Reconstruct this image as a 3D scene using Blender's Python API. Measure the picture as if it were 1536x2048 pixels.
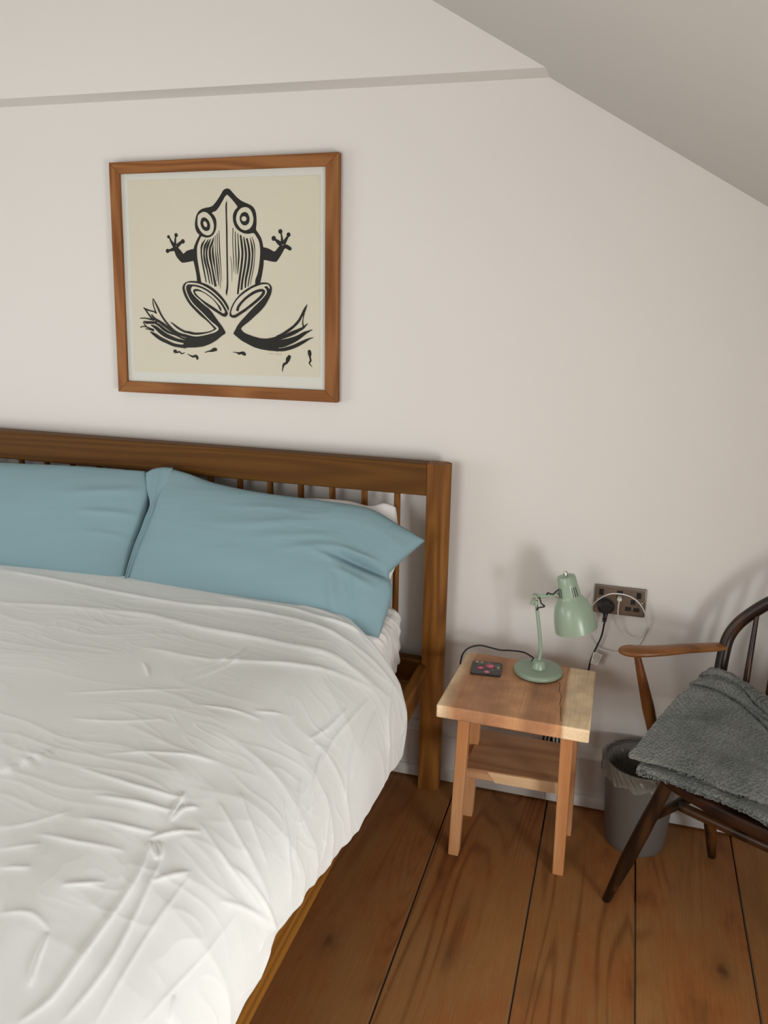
import bpy, bmesh, math, random
import numpy as np
from mathutils import Vector, Matrix, geometry

for o in list(bpy.data.objects):
    bpy.data.objects.remove(o, do_unlink=True)
scene = bpy.context.scene
COL = scene.collection
random.seed(4)

# ------------------------------------------------------------------ camera
CAM_POS = (0.0, -2.33, 1.585)
CAM_ROT = [[0.95730158, 0.28875105, 0.01401833],      # right
           [0.09147743, -0.25656432, -0.96218846],    # down
           [-0.27423633, 0.92238689, -0.27202363]]    # forward
cam_data = bpy.data.cameras.new('camera')
cam_data.sensor_fit = 'VERTICAL'
cam_data.sensor_height = 36.0
cam_data.sensor_width = 27.0
cam_data.lens = 1625.2 / 2048 * 36.0
cam_data.clip_start = 0.02
cam = bpy.data.objects.new('camera', cam_data)
COL.objects.link(cam)
r, d, f = [Vector(v) for v in CAM_ROT]
m = Matrix((r, -d, -f)).transposed().to_4x4()
m.translation = Vector(CAM_POS)
cam.matrix_world = m
scene.camera = cam

# ------------------------------------------------------------------ world and window daylight
world = bpy.data.worlds.new('overcast_sky')
scene.world = world
world.use_nodes = True
wn = world.node_tree.nodes
wn['Background'].inputs['Color'].default_value = (0.86, 0.92, 1.0, 1)
wn['Background'].inputs['Strength'].default_value = 0.6

def window_light(name, loc, direction, sx, sy, power, color):
    ld = bpy.data.lights.new(name, 'AREA')
    ld.shape = 'RECTANGLE'; ld.size = sx; ld.size_y = sy
    ld.energy = power; ld.color = color
    lo = bpy.data.objects.new(name, ld)
    COL.objects.link(lo)
    lo.location = loc
    lo.rotation_euler = Vector(direction).to_track_quat('-Z', 'Y').to_euler()
    return lo
# daylight entering by the low eaves window (right), and by the tall window (left)
window_light('daylight_eaves_window', (1.555, -2.30, 0.54), (-1, 0.0, 0.0), 1.00, 0.70, 50.0, (0.98, 0.985, 0.975))
window_light('daylight_left_window', (-3.605, -1.85, 1.12), (1, 0.0, 0.0), 1.38, 1.20, 23.0, (0.985, 0.985, 0.96))
window_light('daylight_end_window', (-1.36, -3.005, 1.30), (0, 1.0, 0.0), 0.92, 1.05, 21.5, (1.0, 0.985, 0.96))

scene.cycles.max_bounces = 7
scene.cycles.diffuse_bounces = 4
scene.cycles.caustics_reflective = False
scene.cycles.caustics_refractive = False

vs = scene.view_settings
vs.view_transform = 'Standard'
vs.look = 'None'
vs.exposure = 0.0
vs.gamma = 1.0
vs.use_curve_mapping = False

# ------------------------------------------------------------------ helpers: noise
_rng = np.random.RandomState(7)
_PERM = _rng.permutation(256); _PERM = np.concatenate([_PERM, _PERM])
_GR = _rng.normal(size=(256, 2)); _GR /= np.linalg.norm(_GR, axis=1)[:, None]
def pnoise(x, y, seed=0):
    x = np.asarray(x, float) + seed * 17.31; y = np.asarray(y, float) + seed * 5.77
    xi = np.floor(x).astype(int); yi = np.floor(y).astype(int)
    xf = x - xi; yf = y - yi
    u = xf * xf * xf * (xf * (xf * 6 - 15) + 10); v = yf * yf * yf * (yf * (yf * 6 - 15) + 10)
    def g(ix, iy, fx, fy):
        h = _PERM[(_PERM[ix & 255] + iy) & 255]
        return _GR[h, 0] * fx + _GR[h, 1] * fy
    a = g(xi, yi, xf, yf); b = g(xi + 1, yi, xf - 1, yf)
    c = g(xi, yi + 1, xf, yf - 1); e = g(xi + 1, yi + 1, xf - 1, yf - 1)
    return (a + (b - a) * u) * (1 - v) + (c + (e - c) * u) * v
def ridged(x, y, seed=0):
    return 1.0 - np.abs(pnoise(x, y, seed)) * 2.2
def catmull(P, t):
    P = np.asarray(P, float); n = len(P)
    t = np.asarray(t, float)
    i = np.clip(np.floor(t).astype(int), 0, n - 2); f = (t - i)[..., None]
    p0 = P[np.maximum(i - 1, 0)]; p1 = P[i]; p2 = P[i + 1]; p3 = P[np.minimum(i + 2, n - 1)]
    return .5 * ((2 * p1) + (-p0 + p2) * f + (2 * p0 - 5 * p1 + 4 * p2 - p3) * f ** 2 + (-p0 + 3 * p1 - 3 * p2 + p3) * f ** 3)
def smooth_path(P, per=6):
    n = len(P)
    return [tuple(q) for q in catmull(P, np.linspace(0, n - 1, (n - 1) * per + 1))]

# ------------------------------------------------------------------ helpers: meshes
class MB:
    """collects vertices and faces of one mesh"""
    def __init__(self): self.v = []; self.f = []; self.mi = []; self.cur = 0
    def add(self, vs, fs):
        k = len(self.v); self.v += [tuple(p) for p in vs]
        for q in fs: self.f.append(tuple(i + k for i in q)); self.mi.append(self.cur)
    def box(self, x0, x1, y0, y1, z0, z1):
        v = [(x0, y0, z0), (x1, y0, z0), (x1, y1, z0), (x0, y1, z0), (x0, y0, z1), (x1, y0, z1), (x1, y1, z1), (x0, y1, z1)]
        self.add(v, [(0, 3, 2, 1), (4, 5, 6, 7), (0, 1, 5, 4), (1, 2, 6, 5), (2, 3, 7, 6), (3, 0, 4, 7)])
    def hexa(self, bottom, top):
        """8-corner solid: 4 bottom points and 4 top points in the same order (counter-clockwise from above)"""
        self.add(list(bottom) + list(top), [(0, 3, 2, 1), (4, 5, 6, 7), (0, 1, 5, 4), (1, 2, 6, 5), (2, 3, 7, 6), (3, 0, 4, 7)])
    def prism(self, poly, axis, a, b):
        """poly in the two other axes, extruded along axis from a to b"""
        def P(p, t):
            return {'x': (t, p[0], p[1]), 'y': (p[0], t, p[1]), 'z': (p[0], p[1], t)}[axis]
        n = len(poly)
        vs = [P(p, a) for p in poly] + [P(p, b) for p in poly]
        fs = [tuple(range(n))[::-1], tuple(range(n, 2 * n))]
        fs += [(i, (i + 1) % n, n + (i + 1) % n, n + i) for i in range(n)]
        self.add(vs, fs)
    def tube(self, pts, rad, seg=12, squash=None, cap=True):
        pts = [Vector(p) for p in pts]; n = len(pts)
        if not hasattr(rad, '__len__'): rad = [rad] * n
        tang = []
        for i in range(n):
            t = (pts[min(i + 1, n - 1)] - pts[max(i - 1, 0)])
            tang.append(t.normalized())
        ref = Vector((0, 0, 1)) if abs(tang[0].z) < .9 else Vector((1, 0, 0))
        nrm = (ref - tang[0] * ref.dot(tang[0])).normalized()
        vs = []; fs = []
        for i in range(n):
            nrm = (nrm - tang[i] * nrm.dot(tang[i])).normalized()
            bi = tang[i].cross(nrm)
            for k in range(seg):
                a = 2 * math.pi * k / seg
                sx, sy = (1, 1) if squash is None else squash
                vs.append(pts[i] + nrm * (math.cos(a) * rad[i] * sx) + bi * (math.sin(a) * rad[i] * sy))
        for i in range(n - 1):
            for k in range(seg):
                a = i * seg + k; b = i * seg + (k + 1) % seg
                fs.append((a, b, b + seg, a + seg))
        if cap:
            fs.append(tuple(range(seg))[::-1]); fs.append(tuple(range((n - 1) * seg, n * seg)))
        self.add(vs, fs)
    def lathe(self, prof, org=(0, 0, 0), axis=(0, 0, 1), seg=32, cap0=True, cap1=True):
        """prof: (radius, height along the axis)"""
        ax = Vector(axis).normalized(); org = Vector(org)
        ref = Vector((0, 1, 0)) if abs(ax.y) < .9 else Vector((1, 0, 0))
        e1 = (ref - ax * ref.dot(ax)).normalized(); e2 = ax.cross(e1)
        vs = []; fs = []
        for r_, h in prof:
            for k in range(seg):
                a = 2 * math.pi * k / seg
                vs.append(org + ax * h + e1 * (r_ * math.cos(a)) + e2 * (r_ * math.sin(a)))
        for i in range(len(prof) - 1):
            for k in range(seg):
                a = i * seg + k; b = i * seg + (k + 1) % seg
                fs.append((a, b, b + seg, a + seg))
        if cap0: fs.append(tuple(range(seg))[::-1])
        if cap1: fs.append(tuple(range((len(prof) - 1) * seg, len(prof) * seg)))
        self.add(vs, fs)
    def build(self, name, mat, parent=None, bevel=0, seg=2, smooth=None, origin=None, recalc=True):
        me = bpy.data.meshes.new(name)
        org = Vector(origin) if origin is not None else (parent_world(parent) if parent else Vector((0, 0, 0)))
        me.from_pydata([tuple(Vector(p) - org) for p in self.v], [], self.f)
        mats = mat if isinstance(mat, (list, tuple)) else [mat]
        for q in mats: me.materials.append(q)
        if len(mats) > 1:
            me.polygons.foreach_set('material_index', self.mi)
        if recalc:
            bm = bmesh.new(); bm.from_mesh(me)
            bmesh.ops.recalc_face_normals(bm, faces=bm.faces)
            bm.to_mesh(me); bm.free()
        ob = bpy.data.objects.new(name, me); COL.objects.link(ob)
        if parent: ob.parent = parent
        ob.location = org - (parent_world(parent) if parent else Vector((0, 0, 0)))
        if smooth is not None:
            me.polygons.foreach_set('use_smooth', [True] * len(me.polygons))
            me.set_sharp_from_angle(angle=math.radians(smooth))
        if bevel:
            bv = ob.modifiers.new('bevel', 'BEVEL'); bv.width = bevel; bv.segments = seg
            bv.limit_method = 'ANGLE'; bv.angle_limit = math.radians(40); bv.harden_normals = False
            if smooth is None:
                me.polygons.foreach_set('use_smooth', [True] * len(me.polygons))
                me.set_sharp_from_angle(angle=math.radians(35))
        return ob
WORLD = {}
def parent_world(p):
    loc = Vector((0, 0, 0))
    while p is not None:
        loc += p.location; p = p.parent
    return loc
def tag(o, label=None, cat=None, group=None, kind=None):
    if label: o['label'] = label
    if cat: o['category'] = cat
    if group: o['group'] = group
    if kind: o['kind'] = kind
    return o
def thing(name, loc, label, cat, group=None):
    o = bpy.data.objects.new(name, None); COL.objects.link(o)
    o.location = loc; o.empty_display_size = .05
    return tag(o, label, cat, group)
def grid_mesh(name, P, mat, parent=None, smooth=True, closed_u=False):
    """P: (nu, nv, 3) numpy array"""
    nu, nv, _ = P.shape
    org = parent_world(parent) if parent else Vector((0, 0, 0))
    me = bpy.data.meshes.new(name)
    idx = np.arange(nu * nv).reshape(nu, nv)
    if closed_u: idx = np.vstack([idx, idx[:1]])
    a = idx[:-1, :-1].ravel(); b = idx[1:, :-1].ravel(); c = idx[1:, 1:].ravel(); e = idx[:-1, 1:].ravel()
    faces = np.stack([a, b, c, e], 1)
    me.vertices.add(nu * nv); me.vertices.foreach_set('co', (P.reshape(-1, 3) - np.array(org)).astype(np.float32).ravel())
    n = len(faces)
    me.loops.add(n * 4); me.loops.foreach_set('vertex_index', faces.astype(np.int32).ravel())
    me.polygons.add(n); me.polygons.foreach_set('loop_start', np.arange(0, n * 4, 4, dtype=np.int32))
    me.polygons.foreach_set('use_smooth', np.ones(n, bool))
    me.update(calc_edges=True); me.validate()
    me.materials.append(mat)
    ob = bpy.data.objects.new(name, me); COL.objects.link(ob)
    if parent: ob.parent = parent
    return ob

# ------------------------------------------------------------------ materials
def srgb(r_, g_, b_):
    def c(u):
        u /= 255.0
        return u / 12.92 if u <= .04045 else ((u + .055) / 1.055) ** 2.4
    return (c(r_), c(g_), c(b_), 1)
def new_mat(name):
    mt = bpy.data.materials.new(name); mt.use_nodes = True
    nt = mt.node_tree; return mt, nt, nt.nodes['Principled BSDF']
def N(nt, typ, **kw):
    n = nt.nodes.new(typ)
    for k, v in kw.items():
        if k == 'inp':
            for a, b in v.items(): n.inputs[a].default_value = b
        else: setattr(n, k, v)
    return n
def L(nt, a, b): nt.links.new(a, b)
def ramp(nt, stops, fac):
    n = nt.nodes.new('ShaderNodeValToRGB'); cr = n.color_ramp
    while len(cr.elements) < len(stops): cr.elements.new(.5)
    for e, (p, c) in zip(cr.elements, stops): e.position = p; e.color = c
    L(nt, fac, n.inputs['Fac']); return n
def mix(nt, fac, a, b, mode='MIX'):
    n = nt.nodes.new('ShaderNodeMix'); n.data_type = 'RGBA'; n.blend_type = mode
    for s, v in ((n.inputs[0], fac), (n.inputs[6], a), (n.inputs[7], b)):
        if hasattr(v, 'is_linked') or hasattr(v, 'node'): L(nt, v, s)
        else: s.default_value = v
    return n.outputs[2]
def mth(nt, op, a, b=None, c=None):
    n = nt.nodes.new('ShaderNodeMath'); n.operation = op
    for s, v in zip(n.inputs, (a, b, c)):
        if v is None: continue
        if hasattr(v, 'node'): L(nt, v, s)
        else: s.default_value = v
    return n.outputs[0]
def coords(nt, scale=(1, 1, 1), rnd=True):
    tc = N(nt, 'ShaderNodeTexCoord'); mp = N(nt, 'ShaderNodeMapping')
    mp.inputs['Scale'].default_value = scale
    L(nt, tc.outputs['Object'], mp.inputs['Vector'])
    if rnd:
        oi = N(nt, 'ShaderNodeObjectInfo'); cb = N(nt, 'ShaderNodeCombineXYZ')
        for k, f_ in enumerate((37.0, 53.0, 71.0)):
            L(nt, mth(nt, 'MULTIPLY', oi.outputs['Random'], f_), cb.inputs[k])
        L(nt, cb.outputs[0], mp.inputs['Location'])
    return mp.outputs[0]
def plain(name, col, rough=.6, metal=0, bump=0, bscale=60, spec=.5, var=0):
    mt, nt, b = new_mat(name)
    b.inputs['Base Color'].default_value = col; b.inputs['Roughness'].default_value = rough
    b.inputs['Metallic'].default_value = metal; b.inputs['Specular IOR Level'].default_value = spec
    if bump or var:
        v = coords(nt); nz = N(nt, 'ShaderNodeTexNoise', inp={'Scale': bscale, 'Detail': 4.0}); L(nt, v, nz.inputs['Vector'])
        if bump:
            bp = N(nt, 'ShaderNodeBump', inp={'Strength': bump, 'Distance': .002}); L(nt, nz.outputs['Fac'], bp.inputs['Height'])
            L(nt, bp.outputs[0], b.inputs['Normal'])
        if var:
            dk = tuple(c * (1 - var) for c in col[:3]) + (1,)
            L(nt, mix(nt, nz.outputs['Fac'], dk, col), b.inputs['Base Color'])
    return mt
def wood(name, dark, mid, light, axis='x', rough=.45, grain=9.0, fine=220, bump=.08, stretch=.09, scale=7.0, spec=.4):
    """contour-line grain of a noise stretched along the axis"""
    mt, nt, b = new_mat(name)
    k = 'xyz'.index(axis)
    sc = [1, 1, 1]; sc[k] = stretch
    v = coords(nt, tuple(sc))
    n1 = N(nt, 'ShaderNodeTexNoise', inp={'Scale': scale, 'Detail': 2.0, 'Roughness': .45}); L(nt, v, n1.inputs['Vector'])
    ph = mth(nt, 'MULTIPLY', n1.outputs['Fac'], grain * 6.28)
    s = mth(nt, 'SINE', ph)
    s01 = mth(nt, 'MULTIPLY_ADD', s, .5, .5)
    sc2 = [fine] * 3; sc2[k] = fine * .03
    v2 = coords(nt, tuple(sc2))
    n2 = N(nt, 'ShaderNodeTexNoise', inp={'Scale': 1.0, 'Detail': 3.0, 'Roughness': .6}); L(nt, v2, n2.inputs['Vector'])
    fac = mth(nt, 'ADD', mth(nt, 'MULTIPLY', s01, .55), mth(nt, 'MULTIPLY', n2.outputs['Fac'], .55))
    rp = ramp(nt, [(.12, dark), (.5, mid), (.95, light)], fac)
    n3 = N(nt, 'ShaderNodeTexNoise', inp={'Scale': scale * .35, 'Detail': 2.0}); L(nt, v, n3.inputs['Vector'])
    tint = ramp(nt, [(.3, (.78, .76, .74, 1)), (.7, (1.12, 1.1, 1.08, 1))], n3.outputs['Fac'])
    L(nt, mix(nt, 1.0, rp.outputs[0], tint.outputs[0], 'MULTIPLY'), b.inputs['Base Color'])
    b.inputs['Roughness'].default_value = rough; b.inputs['Specular IOR Level'].default_value = spec
    bp = N(nt, 'ShaderNodeBump', inp={'Strength': bump, 'Distance': .001}); L(nt, n2.outputs['Fac'], bp.inputs['Height'])
    L(nt, bp.outputs[0], b.inputs['Normal'])
    return mt

M = {}
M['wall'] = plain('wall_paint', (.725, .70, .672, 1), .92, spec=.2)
M['wall_unseen'] = plain('unseen_wall_darkened', (.50, .485, .46, 1), .92, spec=.2)  # unseen walls, colour darkened to reduce light bounced into the room
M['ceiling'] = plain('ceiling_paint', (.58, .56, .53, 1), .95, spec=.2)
M['skirting'] = plain('skirting_paint', (.66, .64, .615, 1), .5, bump=.12, bscale=25, spec=.4, var=.06)
M['bed_x'] = wood('bed_oak_horizontal', srgb(86, 53, 10), srgb(97, 61, 14), srgb(108, 71, 20), 'x', .6, spec=.2, grain=14, stretch=.05)
M['bed_y'] = wood('bed_oak_lengthwise', srgb(98, 60, 14), srgb(122, 78, 24), srgb(138, 94, 36), 'y', .6, spec=.2)
M['bed_z'] = wood('bed_oak_upright', srgb(96, 57, 15), srgb(124, 78, 28), srgb(142, 97, 42), 'z', .55, spec=.22, grain=14)
M['frame_x'] = wood('frame_oak_horizontal', srgb(114, 70, 36), srgb(136, 87, 47), srgb(152, 103, 60), 'x', .6, scale=11, spec=.2)
M['frame_z'] = wood('frame_oak_upright', srgb(114, 70, 36), srgb(136, 87, 47), srgb(152, 103, 60), 'z', .6, scale=11, spec=.2)
M['maple_z'] = wood('table_leg_maple', srgb(190, 128, 80), srgb(208, 150, 102), srgb(222, 172, 128), 'z', .5, grain=5)
M['maple_x'] = wood('shelf_maple', srgb(158, 116, 82), srgb(186, 142, 102), srgb(200, 160, 122), 'x', .5, grain=6)
M['maple_pale'] = wood('pale_sapwood', srgb(224, 188, 146), srgb(238, 206, 166), srgb(246, 220, 184), 'x', .5, grain=5)
M['chair_dark'] = wood('chair_dark_elm', srgb(26, 14, 7), srgb(44, 26, 13), srgb(74, 46, 22), 'z', .36, grain=6)
M['chair_dark_x'] = wood('chair_dark_elm_flat', srgb(24, 12, 6), srgb(38, 20, 11), srgb(54, 30, 16), 'x', .4, grain=6)
M['chair_arm'] = wood('chair_worn_arm', srgb(104, 64, 32), srgb(138, 90, 48), srgb(160, 110, 64), 'x', .36, grain=5)
M['chair_post'] = wood('chair_worn_post', srgb(88, 50, 23), srgb(120, 73, 36), srgb(142, 92, 48), 'z', .36, grain=5)
def worn_leg_mat():
    mt = wood('chair_worn_leg', srgb(26, 14, 7), srgb(44, 26, 13), srgb(74, 46, 22), 'z', .36, grain=6)
    nt = mt.node_tree; b = nt.nodes['Principled BSDF']; src = b.inputs['Base Color'].links[0].from_socket
    nz = N(nt, 'ShaderNodeTexNoise', inp={'Scale': 9.0, 'Detail': 3.0}); L(nt, coords(nt, (1, 1, .45)), nz.inputs['Vector'])
    wm = ramp(nt, [(.55, (0, 0, 0, 1)), (.66, (1, 1, 1, 1))], nz.outputs['Fac'])
    L(nt, mix(nt, mth(nt, 'MULTIPLY', wm.outputs[0], .7), src, srgb(126, 80, 36)), b.inputs['Base Color'])
    return mt
M['chair_leg'] = worn_leg_mat()
M['black'] = plain('black_plastic', (.012, .013, .016, 1), .38)
M['cord'] = plain('black_cord', (.010, .010, .011, 1), .5)
M['white_plastic'] = plain('white_plastic', (.72, .72, .70, 1), .4)
M['green'] = plain('sage_green_enamel', srgb(149, 169, 148), .28, spec=.5)
M['chrome'] = plain('brushed_nickel', (.62, .58, .52, 1), .3, metal=1)
M['bronze'] = plain('brushed_bronze_plate', (.25, .215, .18, 1), .38, metal=1, bump=.05, bscale=200)
M['ink'] = plain('printing_ink', srgb(27, 26, 24), .8, spec=.2)
M['paper'] = plain('cream_print_paper', srgb(228, 220, 201), .85, bscale=4, var=.06)
M['mat'] = plain('white_mount_board', srgb(226, 225, 219), .85)
M['pencil'] = plain('pencil_grey', srgb(168, 164, 150), .9)
M['bin'] = plain('grey_bin_plastic', srgb(98, 93, 88), .5)
M['linen_white'] = plain('white_sheet', (.82, .815, .80, 1), .85, bump=.08, bscale=180, spec=.2)
M['rubber'] = plain('dark_felt', (.03, .02, .015, 1), .9)
M['subfloor'] = plain('dark_gap', (.012, .010, .008, 1), .95)
M['filler'] = plain('grey_gap_filler', srgb(92, 84, 72), .9, var=.3, bscale=40)
def cloth_mat(name, col, bump=.1, sc=420, rough=.85, sheen=.15, var=.04):
    mt, nt, b = new_mat(name)
    b.inputs['Roughness'].default_value = rough; b.inputs['Specular IOR Level'].default_value = .2
    b.inputs['Sheen Weight'].default_value = sheen
    v = coords(nt)
    n1 = N(nt, 'ShaderNodeTexNoise', inp={'Scale': 3.0, 'Detail': 1.0}); L(nt, v, n1.inputs['Vector'])
    dk = tuple(c * (1 - var * 2) for c in col[:3]) + (1,)
    L(nt, mix(nt, n1.outputs['Fac'], dk, col), b.inputs['Base Color'])
    return mt
M['duvet'] = cloth_mat('white_duvet_cotton', (.81, .835, .82, 1))
M['blue'] = cloth_mat('dusty_blue_cotton', srgb(131, 160, 169), sheen=.06)
def glass_mat():
    mt, nt, b = new_mat('picture_glass')
    out = nt.nodes['Material Output']
    nt.nodes.remove(b)
    tr = N(nt, 'ShaderNodeBsdfTransparent', inp={'Color': (.985, .99, .985, 1)})
    gl = N(nt, 'ShaderNodeBsdfGlossy', inp={'Roughness': .02})
    fr = N(nt, 'ShaderNodeFresnel'); ge = N(nt, 'ShaderNodeNewGeometry')
    L(nt, mth(nt, 'MULTIPLY_ADD', ge.outputs['Backfacing'], 1 / 1.4 - 1.4, 1.4), fr.inputs['IOR'])   # thin pane: same index on both faces
    mx = N(nt, 'ShaderNodeMixShader')
    L(nt, fr.outputs[0], mx.inputs[0]); L(nt, tr.outputs[0], mx.inputs[1]); L(nt, gl.outputs[0], mx.inputs[2])
    L(nt, mx.outputs[0], out.inputs['Surface'])
    return mt
M['glass'] = glass_mat()
def liner_mat():
    mt, nt, b = new_mat('thin_plastic_film')
    out = nt.nodes['Material Output']
    b.inputs['Base Color'].default_value = srgb(150, 146, 136); b.inputs['Roughness'].default_value = .18
    tr = N(nt, 'ShaderNodeBsdfTransparent', inp={'Color': (.9, .9, .88, 1)})
    mx = N(nt, 'ShaderNodeMixShader', inp={0: .55})
    v = coords(nt)
    n1 = N(nt, 'ShaderNodeTexNoise', inp={'Scale': 70.0, 'Detail': 3.0}); L(nt, v, n1.inputs['Vector'])
    bp = N(nt, 'ShaderNodeBump', inp={'Strength': .6, 'Distance': .004}); L(nt, n1.outputs['Fac'], bp.inputs['Height'])
    L(nt, bp.outputs[0], b.inputs['Normal'])
    L(nt, tr.outputs[0], mx.inputs[1]); L(nt, b.outputs[0], mx.inputs[2]); L(nt, mx.outputs[0], out.inputs['Surface'])
    return mt
M['liner'] = liner_mat()
def plank_mat():
    mt, nt, b = new_mat('old_pine_boards')
    v = coords(nt, (1, .085, 1))
    n1 = N(nt, 'ShaderNodeTexNoise', inp={'Scale': 5.0, 'Detail': 1.6, 'Roughness': .45, 'Distortion': .25}); L(nt, v, n1.inputs['Vector'])
    s = mth(nt, 'MULTIPLY_ADD', mth(nt, 'SINE', mth(nt, 'MULTIPLY', n1.outputs['Fac'], 150.0)), .5, .5)
    gl = mth(nt, 'POWER', s, 3.0)
    # the growth rings only read in places
    nm = N(nt, 'ShaderNodeTexNoise', inp={'Scale': 3.2, 'Detail': 2.0}); L(nt, coords(nt, (1, .35, 1)), nm.inputs['Vector'])
    gm = ramp(nt, [(.44, (.10, .10, .10, 1)), (.58, (1, 1, 1, 1))], nm.outputs['Fac'])
    gl = mth(nt, 'MULTIPLY', gl, gm.outputs[0])
    v2 = coords(nt, (330, 9, 330))
    n2 = N(nt, 'ShaderNodeTexNoise', inp={'Scale': 1.0, 'Detail': 3.0, 'Roughness': .65}); L(nt, v2, n2.inputs['Vector'])
    fac = mth(nt, 'ADD', mth(nt, 'MULTIPLY', gl, .36), mth(nt, 'MULTIPLY', n2.outputs['Fac'], .55))
    rp = ramp(nt, [(.1, srgb(173, 123, 75)), (.42, srgb(156, 106, 61)), (.95, srgb(95, 57, 29))], fac)
    # stain: redder, paler and greyer zones
    n3 = N(nt, 'ShaderNodeTexNoise', inp={'Scale': 6.0, 'Detail': 5.0, 'Roughness': .62}); L(nt, coords(nt, (1, .45, 1)), n3.inputs['Vector'])
    st = ramp(nt, [(.28, (.66, .56, .50, 1)), (.42, (1.02, .90, .80, 1)), (.55, (1.0, 1.06, 1.06, 1)), (.72, (1.08, 1.16, 1.16, 1))], n3.outputs['Fac'])
    c1 = mix(nt, 1.0, rp.outputs[0], st.outputs[0], 'MULTIPLY')
    oi = N(nt, 'ShaderNodeObjectInfo')
    tn = ramp(nt, [(0, (.90, .86, .82, 1)), (.5, (1.0, .98, .96, 1)), (1, (1.06, 1.05, 1.0, 1))], oi.outputs['Random'])
    c1 = mix(nt, 1.0, c1, tn.outputs[0], 'MULTIPLY')
    # knots with a grey halo
    v4 = coords(nt, (1, .62, 1))
    vo = N(nt, 'ShaderNodeTexVoronoi', inp={'Scale': 5.2, 'Randomness': 1.0}); L(nt, v4, vo.inputs['Vector'])
    nd = N(nt, 'ShaderNodeTexNoise', inp={'Scale': 55.0, 'Detail': 3.0}); L(nt, v4, nd.inputs['Vector'])
    kd = mth(nt, 'ADD', vo.outputs['Distance'], mth(nt, 'MULTIPLY', nd.outputs['Fac'], .07))
    kn = ramp(nt, [(.06, (1, 1, 1, 1)), (.095, (.60, .60, .60, 1)), (.13, (.26, .26, .26, 1)), (.28, (0, 0, 0, 1))], kd)
    sep = N(nt, 'ShaderNodeSeparateColor'); L(nt, vo.outputs['Color'], sep.inputs[0])
    km = mth(nt, 'MULTIPLY', kn.outputs[0], mth(nt, 'GREATER_THAN', sep.outputs[0], .28))
    c2 = mix(nt, mth(nt, 'MULTIPLY', km, .82), c1, srgb(58, 36, 22))
    # pale scuffs
    n5 = N(nt, 'ShaderNodeTexNoise', inp={'Scale': 120.0, 'Detail': 2.0}); L(nt, coords(nt, (1, .4, 1)), n5.inputs['Vector'])
    sp = ramp(nt, [(.70, (0, 0, 0, 1)), (.78, (1, 1, 1, 1))], n5.outputs['Fac'])
    c3 = mix(nt, mth(nt, 'MULTIPLY', sp.outputs[0], .35), c2, srgb(176, 150, 118))
    L(nt, c3, b.inputs['Base Color'])
    b.inputs['Roughness'].default_value = .56; b.inputs['Specular IOR Level'].default_value = .28
    bp = N(nt, 'ShaderNodeBump', inp={'Strength': .12, 'Distance': .001}); L(nt, fac, bp.inputs['Height'])
    L(nt, bp.outputs[0], b.inputs['Normal'])
    return mt
M['plank'] = plank_mat()
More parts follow.
